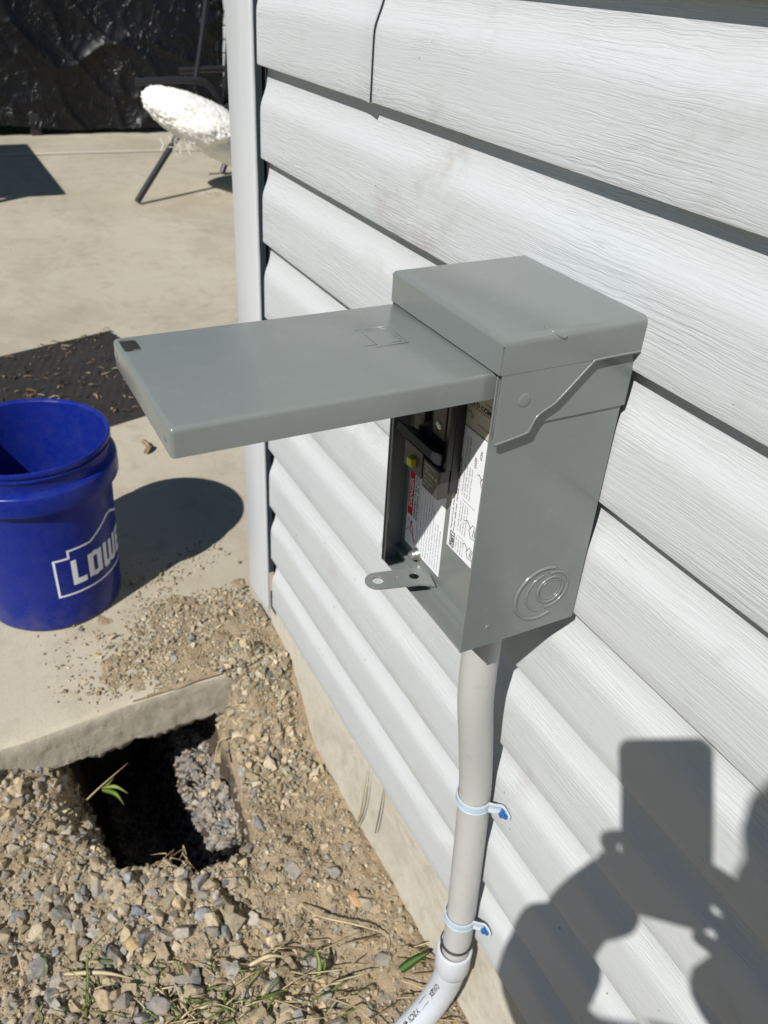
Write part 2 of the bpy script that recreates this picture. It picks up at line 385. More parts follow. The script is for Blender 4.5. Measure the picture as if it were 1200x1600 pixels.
mb.add([(.705, -.0125, -1.026), (.705, -3, -1.026), (.705, -3, -1.576), (.705, -.0125, -1.576)], [(0, 1, 2, 3)])
mb.obj('foundation', M['found'], wall)

# ============================================================ GROUND
# pit outline (x,y) on the soil surface
PIT = [(.585, .135), (.52, .128), (.43, .148), (.345, .162), (.312, .20), (.312, .272), (.355, .312), (.37, .372), (.44, .42), (.55, .455), (.60, .45), (.92, .46), (.92, .12)]
def sdf(px, py, poly):
    n = len(poly); d = np.full(px.shape, 1e9); inside = np.zeros(px.shape, bool)
    for i in range(n):
        ax, ay = poly[i]; bx, by = poly[(i+1) % n]
        ex, ey = bx-ax, by-ay; wx, wy = px-ax, py-ay
        t = np.clip((wx*ex+wy*ey)/(ex*ex+ey*ey), 0, 1)
        d = np.minimum(d, np.hypot(wx-ex*t, wy-ey*t))
        cnd = ((ay > py) != (by > py)); xi = np.where(by != ay, (bx-ax)*(py-ay)/((by-ay) if by != ay else 1)+ax, 0)
        inside ^= cnd & (px < xi)
    return np.where(inside, -d, d)
def vnoise(px, py, s, seed=0):
    """value noise on a lattice"""
    g = np.random.default_rng(seed).random((64, 64)); x, y = px*s+100, py*s+100
    xi, yi = np.floor(x).astype(int), np.floor(y).astype(int); fx, fy = x-xi, y-yi
    fx = fx*fx*(3-2*fx); fy = fy*fy*(3-2*fy)
    q = lambda a, b: g[a % 64, b % 64]
    return (q(xi, yi)*(1-fx)+q(xi+1, yi)*fx)*(1-fy)+(q(xi, yi+1)*(1-fx)+q(xi+1, yi+1)*fx)*fy - .5
def sstep(a, b, x): t = np.clip((x-a)/(b-a), 0, 1); return t*t*(3-2*t)
def soil_h(px, py):
    px = np.asarray(px, float); py = np.asarray(py, float)
    h = -1.238 + .020*vnoise(px, py, 5, 1) + .014*vnoise(px, py, 14, 2) + .007*vnoise(px, py, 38, 3) + .004*vnoise(px, py, 90, 4)
    h += .062*sstep(.30, .62, px)*sstep(.36, .50, py) + .020*sstep(.48, .60, px)*sstep(.44, .56, py)                  # spoil heaped against the slab
    h += .130*sstep(.47, .612, px)*(1-sstep(.075, .135, py))*(1+.5*vnoise(px, py, 30, 12))*(px < .66)              # dirt spilling off the slab near the wall
    h += .018*np.exp(-((px-.26)**2+(py-.30)**2)/.012)
    d = sdf(px, py, PIT) + .020*vnoise(px, py, 20, 5) + .016*vnoise(px, py, 55, 6)
    wallw = .008 + .010*sstep(.15, .25, py) + .20*sstep(.33, .42, py)*sstep(.35, .42, px)                             # the outer side slopes, the rest is steep
    depth = sstep(.004, -1, d/wallw)*1.0
    fl = .46 - .31*(1-sstep(.185, .25, py))*sstep(.36, .42, px)             # heap of grey gravel on the wall side
    h -= fl*depth
    h += depth*(.03*vnoise(px, py, 26, 8))
    h += .012*vnoise(px, py, 48, 9)+.008*vnoise(px, py, 110, 10)+.010*vnoise(px, py, 24, 16)+.009*depth*vnoise(px, py, 75, 13)
    return h
mb = MB()
xs = np.concatenate([np.arange(-2.6, -.3, .08), np.arange(-.3, .96, .005)]); ys = np.concatenate([np.arange(-.03, .95, .005), np.arange(.95, 2.7, .08)])
GX, GY = np.meshgrid(xs, ys, indexing='ij'); GZ = soil_h(GX, GY)
m_ = len(ys); vs = np.stack([GX, GY, GZ], -1).reshape(-1, 3).tolist()
mb.add(vs, [(i*m_+j, (i+1)*m_+j, (i+1)*m_+j+1, i*m_+j+1) for i in range(len(xs)-1) for j in range(m_-1)], True)
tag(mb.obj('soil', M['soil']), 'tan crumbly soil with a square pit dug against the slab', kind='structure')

# patio slab with a rough front face
PZ = -1.1140
mb = MB()
def edge_x(y): return .606 + .010*mnoise.noise(Vector((y*3, 0, 0))) + .003*mnoise.noise(Vector((y*25, 2, 0))) - .03*max(0, y-.3)
yy = np.concatenate([np.arange(-3.2, -.1, .05), np.arange(-.1, .75, .004), np.arange(.75, 2.7, .05)]); vs = []; nf = []
for y in yy:
    e = edge_x(y); r1 = mnoise.noise(Vector((y*11, 5, 0)))*.009+mnoise.noise(Vector((y*30, 8, 0)))*.008+abs(mnoise.noise(Vector((y*60, 8, 0))))*.010+mnoise.noise(Vector((y*140, 8, 0)))*.004
    pr = [(6.12, PZ), (3.0, PZ), (1.2, PZ), (e+.05, PZ), (e+.016, PZ), (e+.008, PZ-.0015), (e+.003, PZ-.005), (e, PZ-.012)]
    zb = PZ-.098+r1*1.3
    for q in range(1, 9):
        z = PZ-.012+(-.086)*q/8 if q < 8 else zb
        pr.append((e+mnoise.noise(Vector((y*16, z*40, 1)))*.004+mnoise.noise(Vector((y*60, z*90, 1)))*.0018+mnoise.noise(Vector((y*150, z*200, 1)))*.0016, z))
    pr.append((e+.03, zb+.002)); pr.append((e+.3, zb-.004))
    vs += [(x, y, z) for x, z in pr]; m_ = len(pr)
fs_top = []; fs_face = []
for i in range(len(yy)-1):
    for j in range(m_-1):
        (fs_top if j < 6 else fs_face).append((i*m_+j, i*m_+j+1, (i+1)*m_+j+1, (i+1)*m_+j))
mb.add(vs, fs_top + fs_face, True)
mb.box(5.9, 6.12, -3.2, 2.69, PZ-.14, PZ-.004)
o = mb.obj('patio', M['patio']); o.data.materials.append(M['slabedge'])
mi = np.zeros(len(o.data.polygons), int); mi[len(fs_top):len(fs_top)+len(fs_face)] = 1
o.data.polygons.foreach_set('material_index', mi.tolist())
tag(o, 'pale concrete patio slab with a rough exposed edge', kind='structure')
mb = MB()       # tooled joint across the slab
mb.add([(5.42, .3, PZ+.004), (5.36, -1.2, PZ+.004), (4.75, -3.1, PZ+.004), (4.80, -3.1, PZ+.004), (5.42, -1.2, PZ+.004), (5.48, .3, PZ+.004)], [(0, 1, 4, 5), (1, 2, 3, 4)])
mb.obj('patio_joint', concrete_mat('joint mortar', (.49, .44, .355), (.53, .48, .39), (.45, .40, .32)), o)
# lawn all round
mb = MB()
for x0, x1, y0, y1 in ((6.1, 90, -90, 90), (-90, -2.58, -90, 90), (-2.58, 6.1, 2.66, 90), (-2.58, 6.1, -90, -3.15)):
    n = 8; vs = [(x0+(x1-x0)*i/n, y0+(y1-y0)*j/n, -1.19) for i in range(n+1) for j in range(n+1)]
    mb.add(vs, [(i*(n+1)+j, (i+1)*(n+1)+j, (i+1)*(n+1)+j+1, i*(n+1)+j+1) for i in range(n) for j in range(n)])
tag(mb.obj('lawn', M['lawn']), 'green lawn beyond the patio', kind='structure')

# ============================================================ STONES
def hull_proto(npt, flat=1.0, seed=0):
    r = np.random.default_rng(seed); p = r.normal(size=(npt, 3)); p /= np.linalg.norm(p, axis=1)[:, None]; p *= r.uniform(.66, 1.0, (npt, 1))
    p *= np.array([1, r.uniform(.68, 1), r.uniform(.5, .85)*flat])
    b = bmesh.new(); vv = [b.verts.new(q) for q in p]; res = bmesh.ops.convex_hull(b, input=vv)
    bmesh.ops.delete(b, geom=[v for v in b.verts if not v.link_faces], context='VERTS')
    if npt > 14: bmesh.ops.bevel(b, geom=list(b.edges), offset=.035, segments=1, affect='EDGES')
    bmesh.ops.triangulate(b, faces=b.faces); b.verts.index_update()
    V = np.array([v.co[:] for v in b.verts]); F = np.array([[v.index for v in f.verts] for f in b.faces]); b.free(); return V, F
protoB = [hull_proto(12+s % 7, 1, s) for s in range(34)]; protoS = [hull_proto(9, 1.1, 100+s) for s in range(16)]
def euler_m(a, b, c):
    return np.array(Matrix.Rotation(c, 3, 'Z') @ Matrix.Rotation(b, 3, 'Y') @ Matrix.Rotation(a, 3, 'X'))
def scatter(name, pts, sizes, cols, protos, material, label, cat=None, kind='stuff', tilt=.5):
    V = []; F = []; Cc = []; off = 0
    for p, s, c in zip(pts, sizes, cols):
        v, f = protos[rng.integers(len(protos))]
        Rm = euler_m(rng.normal()*tilt, rng.normal()*tilt, rng.uniform(0, 6.28))
        V.append((v*s) @ Rm.T + p); F.append(f+off); off += len(v); Cc.append(np.repeat([[*c, 1]], len(v), 0))
    V = np.concatenate(V); F = np.concatenate(F); Cc = np.concatenate(Cc)
    me = bpy.data.meshes.new(name); me.from_pydata(V.tolist(), [], F.tolist())
    at = me.color_attributes.new('col', 'FLOAT_COLOR', 'POINT'); at.data.foreach_set('color', Cc.astype(np.float32).ravel())
    me.materials.append(material); o = bpy.data.objects.new(name, me); scn.collection.objects.link(o)
    return tag(o, label, cat, None, kind)
TAN = [(.37, .30, .19), (.33, .27, .175), (.43, .35, .23), (.33, .29, .21), (.39, .35, .27), (.46, .39, .28)]
GREY = [(.25, .245, .235), (.19, .20, .21), (.31, .30, .285), (.155, .165, .18), (.36, .345, .315)]
def pick(greyp, n):
    out = []
    for _ in range(n):
        c = np.array(GREY[rng.integers(len(GREY))] if rng.random() < greyp else TAN[rng.integers(len(TAN))]); out.append(np.clip(c*rng.uniform(.6, 1.22), 0, 1))
    return out
def field(n, keep, x0=-.25, x1=.62, y0=-.005, y1=.85):
    x = rng.uniform(x0, x1, n); y = rng.uniform(y0, y1, n); k = rng.random(n) < keep(x, y); return x[k], y[k]
def near_pit(x, y): return sdf(x, y, PIT)
# gravel on the open soil: thick at the lower left, thin along the wall and beside the pit
dens = lambda x, y: np.where(near_pit(x, y) < .0, 0, np.clip(.10 + 1.3*sstep(.07, .26, y)*(.75+.9*vnoise(x, y, 9, 41)) - .9*sstep(.28, .45, x)*sstep(.20, .08, y) , .05, 1))
x, y = field(5200, dens); s = np.clip(rng.lognormal(math.log(.0090), .48, len(x)), .0035, .0225)
z = soil_h(x, y) + s*.18
scatter('gravel', np.stack([x, y, z], 1), s, pick(.42, len(x)), protoB, M['stone'], 'mixed tan and blue-grey gravel stones spread over the dug soil', 'gravel')
x, y = field(30000, lambda x, y: np.where(near_pit(x, y) < -.005, 0, .9)); s = np.clip(rng.lognormal(math.log(.0028), .45, len(x)), .0012, .008)
scatter('soil_crumbs', np.stack([x, y, soil_h(x, y)+s*.3], 1), s, pick(.07, len(x)), protoS, M['crumb'], 'small tan clods of dry soil between the gravel', 'soil crumbs')
# clods and stones down the sloping left side of the pit
x, y = field(1500, lambda x, y: np.where((near_pit(x, y) < .01) & (y > .335) & (x < .66), 1, 0), .30, .66, .32, .48); s = np.clip(rng.lognormal(math.log(.0055), .5, len(x)), .002, .014)
scatter('slope_rubble', np.stack([x, y, soil_h(x, y)+s*.3], 1), s, pick(.2, len(x)), protoS, M['crumb'], 'soil clods and stones tumbling down the shaded left side of the pit', 'rubble')
x, y = field(900, lambda x, y: np.where((y < .15) & (near_pit(x, y) > -.004), 1, 0), .40, .64, .0, .16); s = np.clip(rng.lognormal(math.log(.0062), .5, len(x)), .003, .017)
x2 = rng.uniform(.570, .665, 700); y2 = rng.uniform(-.005, .115, 700); s2 = np.clip(rng.lognormal(math.log(.0048), .5, 700), .002, .013)
z2 = np.maximum(soil_h(x2, y2), np.where(x2 > .606, PZ, -9)) + s2*.3
x = np.concatenate([x, x2]); y = np.concatenate([y, y2]); s = np.concatenate([s, s2]); zc = np.concatenate([soil_h(x[:-700], y[:-700])+s[:-700]*.25, z2])
scatter('soil_clods', np.stack([x, y, zc], 1), s, pick(.08, len(x)), protoS, M['crumb'], 'tan clods heaped between slab end, pit and foundation', 'soil clods')
x, y = field(1900, lambda x, y: np.where(near_pit(x, y) < .004, 0, np.clip(.5+2.2*vnoise(x, y, 12, 44), 0, 1))); s = np.clip(rng.lognormal(math.log(.0058), .4, len(x)), .003, .013)
scatter('dirt_clods', np.stack([x, y, soil_h(x, y)+s*.35], 1), s, [c*.92 for c in pick(0, len(x))], protoS, M['crumb'], 'crumbly tan dirt clods mixed among the gravel', 'soil clods')
# inside the pit
x, y = field(9000, lambda x, y: np.where((near_pit(x, y) < -.006) & (y < .34), 1, 0), .28, .92, .1, .5); s = np.clip(rng.lognormal(math.log(.0078), .3, len(x)), .004, .013)
scatter('pit_gravel', np.stack([x, y, soil_h(x, y)+s*.3], 1), s, pick(.93, len(x)), protoB, M['stone'], 'loose grey gravel lying in the bottom of the square pit', 'gravel')
# spill of dirt on the slab corner
def pile(x, y):
    d = ((x-.66)/.19)**2 + ((y-.06)/.20)**2
    return .012*np.exp(-d*1.2)*(1+1.2*vnoise(x, y, 30, 21)) + .010*vnoise(x, y, 14, 22) + .006*vnoise(x, y, 45, 23) - .0042
xs2 = np.arange(.612, 1.05, .004); ys2 = np.arange(-.012, .40, .004); GX, GY = np.meshgrid(xs2, ys2, indexing='ij')
GZ = PZ + pile(GX, GY); GZ = np.where((GX < .625), np.minimum(GZ, PZ+.004), GZ)
mb = MB(); m_ = len(ys2); vs = np.stack([GX, GY, GZ], -1).reshape(-1, 3)
hz = GZ; fs = [(i*m_+j, (i+1)*m_+j, (i+1)*m_+j+1, i*m_+j+1) for i in range(len(xs2)-1) for j in range(m_-1) if max(hz[i, j], hz[i+1, j], hz[i, j+1], hz[i+1, j+1]) > PZ+.0003]
mb.add(vs.tolist(), fs, True)
spill = tag(mb.obj('spilled_soil', M['soil']), 'thin patch of tan soil spilled on the slab corner', 'soil', kind='stuff')
def slabd(x, y):
    d = ((x-.70)/.17)**2 + ((y-.09)/.17)**2; return np.exp(-d*.9)*np.clip(.55+1.6*vnoise(x, y, 18, 31), .0, 1)
x, y = field(26000, slabd, .612, 1.05, -.01, .42); s = np.clip(rng.lognormal(math.log(.0029), .55, len(x)), .001, .010)
zz = PZ + np.maximum(pile(x, y), 0) + s*.3
scatter('slab_crumbs', np.stack([x, y, zz], 1), s, pick(.02, len(x)), protoS, M['crumb'], 'tan soil clods scattered on the slab between bucket and wall', 'soil crumbs')
x, y = field(260, lambda x, y: np.full(x.shape, .4), .62, 2.2, -.2, .9); s = np.clip(rng.lognormal(math.log(.0013), .4, len(x)), .0006, .003)
scatter('patio_grit', np.stack([x, y, PZ+s*.3+0*x], 1), s, pick(.2, len(x)), protoS, M['crumb'], 'fine grit sprinkled over the open patio concrete', 'grit')

# ---- single stones one can point at
def ray(u, v, axis, val):
    """pixel of the 1200x1600 frame -> point on a world plane (design help only)"""
    d = cam.rotation_euler.to_matrix() @ Vector(((u-600)/FPX, -(v-800)/FPX, -1)); t = (val-CAM[axis])/d[axis]; return CAM + d*t
def stone(u, v, size, col, seed, label, zsurf=None, flat=1, stretch=(1, 1, 1), ang=0, group='single larger stones'):
    z = -1.235 if zsurf is None else zsurf
    p = ray(u, v, 2, z)
    if zsurf is None:
        for _ in range(6): z = float(soil_h(np.array([p.x]), np.array([p.y]))[0]); p = ray(u, v, 2, z+size*.4)
    p.z = z+size*.38
    V, F = hull_proto(22, flat, seed); Rm = euler_m(.15, -.1, ang); V = (V*size*np.array(stretch)) @ Rm.T
    me = bpy.data.meshes.new('stone'); me.from_pydata(V.tolist(), [], F.tolist())
    at = me.color_attributes.new('col', 'FLOAT_COLOR', 'POINT'); at.data.foreach_set('color', np.repeat([[*col, 1]], len(V), 0).astype(np.float32).ravel())
    me.materials.append(M['stone']); o = bpy.data.objects.new('stone', me); o.location = p; scn.collection.objects.link(o)
    return tag(o, label, 'stone', group)
stone(555, 1404, .0215, (.50, .31, .16), 301, 'large flat orange-tan stone beside the foundation', flat=.8, stretch=(1.1, .9, .7), ang=.5)
stone(522, 1362, .016, (.27, .27, .27), 302, 'blue-grey stone just above the large orange-tan stone', ang=.9)
stone(208, 1475, .0175, (.42, .30, .17), 303, 'smooth teardrop-shaped tan stone standing in the gravel', stretch=(.8, 1.1, .8), ang=1.3)
stone(215, 1424, .014, (.15, .18, .23), 304, 'wedge-shaped dark blue stone below the pit edge', ang=.3)
stone(200, 1372, .0165, (.29, .31, .34), 305, 'tall pale blue-grey stone leaning on the pit rim', stretch=(.8, .8, 1.3))
stone(28, 1430, .018, (.18, .20, .23), 306, 'chunky blue-grey stone at the left edge of the gravel', ang=2)
stone(225, 1346, .013, (.42, .34, .25), 307, 'rounded tan pebble perched on the near rim of the pit', stretch=(.8, .8, 1.1))
stone(165, 1560, .022, (.36, .27, .18), 308, 'large brown stone near the grass clump', ang=.8)
stone(83, 1558, .019, (.14, .15, .165), 309, 'flat dark grey triangular stone low in the gravel', stretch=(1, .9, .6))
stone(315, 1428, .0155, (.27, .30, .34), 310, 'pale blue stone in the middle of the gravel', ang=1.8)
stone(448, 1232+20, .009, (.44, .36, .26), 311, 'small tan pebble lying alone on the bare soil strip')
stone(268, 962, .0095, (.34, .33, .31), 312, 'small grey stone in the middle of the spilled soil', zsurf=PZ+.006)
stone(299, 998, .010, (.24, .25, .26), 313, 'dark grey stone lowest of the pair in the spilled soil', zsurf=PZ+.006)
stone(279, 990, .0085, (.22, .23, .24), 314, 'dark grey stone touching another in the spilled soil', zsurf=PZ+.006, ang=1)
stone(128, 985, .007, (.13, .13, .14), 315, 'small black stone beside the foot of the blue bucket', zsurf=PZ)
stone(272, 1032, .0095, (.33, .33, .32), 316, 'pale grey stone near the broken slab edge', zsurf=PZ+.005)
stone(210, 978, .0065, (.34, .28, .20), 317, 'flat tan stone chip on bare concrete below the bucket shadow', zsurf=PZ, stretch=(1.3, .8, .6))
stone(270, 912, .008, (.42, .34, .24), 318, 'long tan stone at the top of the spilled soil', zsurf=PZ+.003, stretch=(1.3, .7, .6), ang=.7)
stone(374, 880, .0065, (.16, .14, .12), 319, 'small dark clod by the foot of the corner trim', zsurf=PZ)

# ============================================================ ELECTRICAL BOX
XA, XB, YD, ZB, ZT = -.0943, .0455, .1165, -.4595, -.189
bx = thing('disconnect_box', 'grey steel electrical disconnect box on the siding with its door swung up', 'electrical box', ((XA+XB)/2, 0, ZB))
t = .0014
mb = MB()
mb.box(XA, XA+t, 0.0015, YD, ZB, ZT-.004, .0005); mb.box(XB-t, XB, .0015, YD, ZB, ZT-.004, .0005)
mb.box(XA+t, XB-t, .0015, .003, ZB+t, ZT-.004); mb.box(XA+t+.0001, XB-t-.0001, .0015, YD-.001, ZB, ZB+t, .0004)
# inward front lip of bottom and far side, bottom fold line
mb.box(XB-t-.0035, XB-t-.0001, YD-.0022, YD-.001, ZB+t, ZT-.04)
mb.box(XA+t+.0002, XB-t-.0002, .0985, .1000, ZB+t, ZB+.012)
mb.obj('enclosure', M['paint'], bx)
mb = MB(); mb.box(XA+t+.0004, XB-t-.0006, .0965, .0980, ZB+.0125, ZT-.006, .0004); mb.box(XA+t+.0004, XB-t-.0006, .0980, .1045, ZB+.0125, ZB+.0138)
mb.obj('front_panel', M['paint'], bx)
# upper flange band
for a_, b_ in ((XA-.0016, XA-.0008), (XB+.0008, XB+.0016)): MB().box(a_, b_, -.0005, .1155, -.2560, -.2132, .0003).obj('side_band', M['paint'], bx)
# rain cap
b = bmesh.new(); bmesh.ops.create_cube(b, size=1)
x0, x1, y0, y1, z0, z1 = -.1002, .0520, -.0010, .1190, -.2128, -.1872
for v in b.verts: v.co = Vector(((x0+x1)/2+v.co.x*(x1-x0), (y0+y1)/2+v.co.y*(y1-y0), (z0+z1)/2+v.co.z*(z1-z0)))
te = [e for e in b.edges if all(v.co.z > z1-.001 for v in e.verts) and not all(v.co.y < y0+.001 for v in e.verts)]
bmesh.ops.bevel(b, geom=te, offset=.0058, segments=5, affect='EDGES', profile=.55)
fe = [e for e in b.edges if all(v.co.y > y1-.0002 for v in e.verts) and abs(e.verts[0].co.z-e.verts[1].co.z) > .01]
bmesh.ops.bevel(b, geom=fe, offset=.0012, segments=2, affect='EDGES')
for v in b.verts:                                             # slight fall of the top towards the door
    if v.co.z > z1-.0065: v.co.z -= .0012*(v.co.y/.12)
mb = MB(); mb.bm(b)
def flap(xo, xi):
    pts = [(-.0008, -.2127), (.1172, -.2127), (.1172, -.2645), (.1150, -.2658), (.0905, -.2612), (.0872, -.2592), (.0850, -.2540), (.0825, -.2495), (.0780, -.2460), (.0705, -.2425), (.0650, -.2385), (.0450, -.2188), (.0415, -.2155), (.0370, -.2141), (-.0008, -.2138)]
    mb.prism(pts, lambda a, b_, h: (h, a, b_), xi, xo, .0005)
flap(-.1002, -.0993); flap(.0520, .0511)
o = mb.obj('rain_cap', M['paint'], bx); weighted(o, 30)
# pressed marks on cap: round dimple, crease, raised rib following the flap
mb = MB()
def disc_emboss(c, r, h, ax='x', n=28):
    pr = [(0, h), (r*.72, h), (r*.9, h*.7), (r, 0)]; vs = []; fs = []
    for rr, hh in pr:
        for k in range(n):
            a = 2*math.pi*k/n; vs.append((c[0]-hh, c[1]+rr*math.cos(a), c[2]+rr*math.sin(a)) if ax == 'x' else (c[0]+rr*math.cos(a), c[1]+hh, c[2]+rr*math.sin(a)))
    for i in range(3):
        for k in range(n): fs.append((i*n+k, i*n+(k+1) % n, (i+1)*n+(k+1) % n, (i+1)*n+k))
    mb.add(vs, fs, True)
disc_emboss((-.1002, .0965, -.2335), .0052, .0006)
mb.obj('cap_dimple', M['paint'], o); mb = MB()
mb.tube(smooth_path([(-.0890, .0800, -.18795), (-.0925, .0805, -.18800), (-.0970, .0790, -.1887), (-.0994, .0760, -.1905), (-.1001, .0725, -.1925), (-.1000, .0700, -.1915)], 4), .0009, 8)
mb.obj('cap_crease', M['paint'], o); mb = MB()
rib = [(.1160, -.2638), (.0912, -.2597), (.0882, -.2575), (.0862, -.2530), (.0835, -.2483), (.0785, -.2447), (.0712, -.2412), (.0660, -.2372), (.0458, -.2175), (.0420, -.2142), (.0375, -.2128), (.0010, -.2122)]
mb.tube(smooth_path([(-.1001, a, b_) for a, b_ in rib], 4), .0009, 10)
mb.obj('cap_rib', M['paint'], o)
# knockouts on the side
mb = MB()
def arc(c, r, a0, a1, rad=.0011, n=40):
    mb.tube([(XA-.0001, c[0]+r*math.cos(a), c[1]+r*math.sin(a)) for a in np.linspace(R(a0), R(a1), n)], rad, 8)
arc((.0335, -.4190), .0128, 0, 359.9, .0012); arc((.0335, -.4190), .0098, 0, 359.9, .0006)
arc((.0335, -.4192), .0178, 80, 280, .0012); arc((.0425, -.4205), .0258, -118, 112, .0015); arc((.0385, -.4198), .0190, -75, 75, .0009)
mb.tube([(XA-.0001, .0330, -.3966), (XA-.0001, .0305, -.3985), (XA-.0001, .0312, -.4012)], .0012, 8)
mb.obj('knockout', M['paint'], bx); mb = MB(); disc_emboss((XA, .0925, -.4395), .0020, .0006, n=16); mb.obj('rivet', M['paint'], bx)
# door
DX0, DX1, DY0, DY1, DZ0, DZ1 = -.0905, .0508, .1135, .3318, -.2336, -.2146
b = bmesh.new(); bmesh.ops.create_cube(b, size=1)
for v in b.verts: v.co = Vector(((DX0+DX1)/2+v.co.x*(DX1-DX0), (DY0+DY1)/2+v.co.y*(DY1-DY0), (DZ0+DZ1)/2+v.co.z*(DZ1-DZ0)))
te = [e for e in b.edges if all(v.co.z > DZ1-.001 for v in e.verts)]
ve = [e for e in b.edges if abs(e.verts[0].co.z-e.verts[1].co.z) > .01 and e.verts[0].co.y > DY1-.001]
bmesh.ops.bevel(b, geom=te+ve, offset=.0032, segments=4, affect='EDGES', profile=.5)
bot = [f for f in b.faces if all(v.co.z < DZ0+.0001 for v in f.verts)]; bmesh.ops.delete(b, geom=bot, context='FACES')
mb = MB().bm(b)
door = mb.obj('door', M['paint'], bx)
md = door.modifiers.new('s', 'SOLIDIFY'); md.thickness = .0012; md.offset = -1
cut = MB().box(.0235, .0450, .3180, .3292, -.224, -.205, .0025).obj('cut', None, None); cut.location = -Vector(bx.location)
mdb = door.modifiers.new('b', 'BOOLEAN'); mdb.object = cut; mdb.operation = 'DIFFERENCE'; mdb.solver = 'EXACT'
cut.location = (0, 0, 0); bpy.context.view_layer.update()
apply_mods(door); bpy.data.objects.remove(cut); weighted(door, 32)
mb = MB()
def rline(pts, r=.00045, closed=False): mb.tube(pts, r, 6, closed=closed)
zt = DZ1+.00005
ex = lambda a, b_: (.008-a*.033, .1455+b_*.0250, zt)          # maker's mark pressed into the door
rline([ex(0, 1), ex(0, 0), ex(1, 0), ex(1, 1)], .0005); rline([ex(.12, .75), ex(.12, .12), ex(.88, .12), ex(.88, .5)], .00035)
rline([ex(.88, 1.3), ex(.88, .9), ex(.12, .9)], .0003)
mb.obj('door_embossing', M['paint'], door)
for px in (DX0+.010, DX1-.006):
    mb = MB(); n = 20; vs = [(px+.0022*math.cos(2*math.pi*k/n)*r_, DY1+h_, -.2250+.0030*math.sin(2*math.pi*k/n)*r_) for r_, h_ in ((1, -.0001), (.8, .0005), (.0, .0006)) for k in range(n)]
    mb.add(vs, [(i*n+k, i*n+(k+1) % n, (i+1)*n+(k+1) % n, (i+1)*n+k) for i in range(2) for k in range(n)], True); mb.obj('rivet', M['paint'], door)
# hasp tab
hz_ = -.4415
def tab_outline():
    c = Vector((-.0020, .1450)); r_ = .0115; dr = Vector((.010, .040)).normalized(); nr = Vector((-dr.y, dr.x)); pts = []
    for a in np.linspace(-90, 90, 15): pts.append(c + dr*r_*math.cos(R(a)) + nr*r_*math.sin(R(a)))
    root = Vector((-.0125, .0985)); pts += [root+nr*.0125+dr*.012, root+nr*.0165, root-nr*.0200, root-nr*.0180+dr*.004, root-nr*.0120+dr*.009]
    return [(p.x, p.y) for p in pts]
mb = MB(); mb.prism(tab_outline(), lambda a, b_, h: (a, b_, h), hz_-.0016, hz_, .0004)
hasp = mb.obj('hasp', M['paint'], bx)
cut = MB().lathe((-.0020, .1450, hz_-.01), [(0.00001, 0), (.0050, 0), (.0050, .02), (.00001, .02)], 24).lathe((-.0090, .1130, hz_-.01), [(0.00001, 0), (.0045, 0), (.0045, .02), (.00001, .02)], 20)
cut = cut.lathe((-.0055, .1285, hz_-.01), [(0.00001, 0), (.0013, 0), (.0013, .02), (.00001, .02)], 12).obj('cut', None)
mdb = hasp.modifiers.new('b', 'BOOLEAN'); mdb.object = cut; mdb.solver = 'EXACT'; bpy.context.view_layer.update()
apply_mods(hasp); bpy.data.objects.remove(cut)
mb = MB(); mb.lathe((0, 0, 0), [(.00001, .0075), (.0035, .0070), (.0048, .0050), (.0050, .0008), (.0064, .0006), (.0064, 0)], 24)
mb.v = [(.0125+v[0], .0981+v[2], -.4365+v[1]) for v in mb.v]; mb.box(.0088, .0162, .1050, .1058, -.4371, -.4359)
mb.obj('panel_screw', M['zinc'], bx)
# labels (lie on the panel, read bottom-to-top)
LY = .09825
def lab(x0, x1, z0, z1, m_, name):
    return MB().box(x1, x0, .0980, LY, z0, z1).obj(name, m_, bx)
L1 = lab(.0362, -.0245, -.4365, -.330, M['label'], 'warning_label'); ink = MB(); red = MB(); wh = MB()
iy = LY+.00012
red.box(.0265, .0352, LY+.00002, LY+.00012, -.4045, -.331)
put_text(wh, 'DANGER', .0078, (.0282, LY+.0003, -.3965), (0, 0, 1), (1, 0, 0), .0002, .030)
# shock pictogram
for a, b_, c_ in (((.033, -.410), (.022, -.417), .0016), ((.026, -.409), (.029, -.419), .0022), ((.029, -.419), (.014, -.431), .0016), ((.024, -.417), (.020, -.432), .0014), ((.031, -.419), (.035, -.424), .0010)):
    A, B = Vector((a[0], iy, a[1])), Vector((b_[0], iy, b_[1])); d = (B-A).normalized(); n_ = Vector((-d.z, 0, d.x))*c_/2
    red.add([A-n_, A+n_, B+n_*.4, B-n_*.4], [(0, 1, 2, 3)])
def vtxt(s_, x, z, size, width=None, bold=0, tgt=None): put_text(tgt or ink, s_, size, (x, iy, z), (0, 0, 1), (1, 0, 0), bold, width)
vtxt('HAZARD OF ELECTRIC SHOCK,', .0225, -.4045, .0036, .064, .00010); vtxt('EXPLOSION, OR ARC FLASH', .0187, -.4045, .0036, .058, .00010)
ink.box(.0174, .0176, LY, iy, -.432, -.335)
lines = ['This equipment must be installed and serviced by qualified personnel', 'Turn off all power supplying this equipment before working on it', 'Apply appropriate personal protective equipment (PPE)', 'Always use a properly rated voltage sensing device', 'Replace all devices, doors and covers before turning on power', 'Provide a grounding connection for this equipment', 'Failure to follow these instructions will', 'result in death or serious injury.', 'Refer to the wiring diagram inside', 'Complies with the marked rating']
for i, s_ in enumerate(lines):
    vtxt(s_, .0148-i*.0040, -.4335, .0021, min(.092, .0013*len(s_)*1.05))
ink.obj('label_print', M['ink'], L1); red.obj('red_print', M['red'], L1); wh.obj('danger_lettering', M['label'], L1)
L2 = lab(-.0315, -.0900, -.3960, -.2815, M['label'], 'instruction_label'); ink = MB(); bdg = MB()
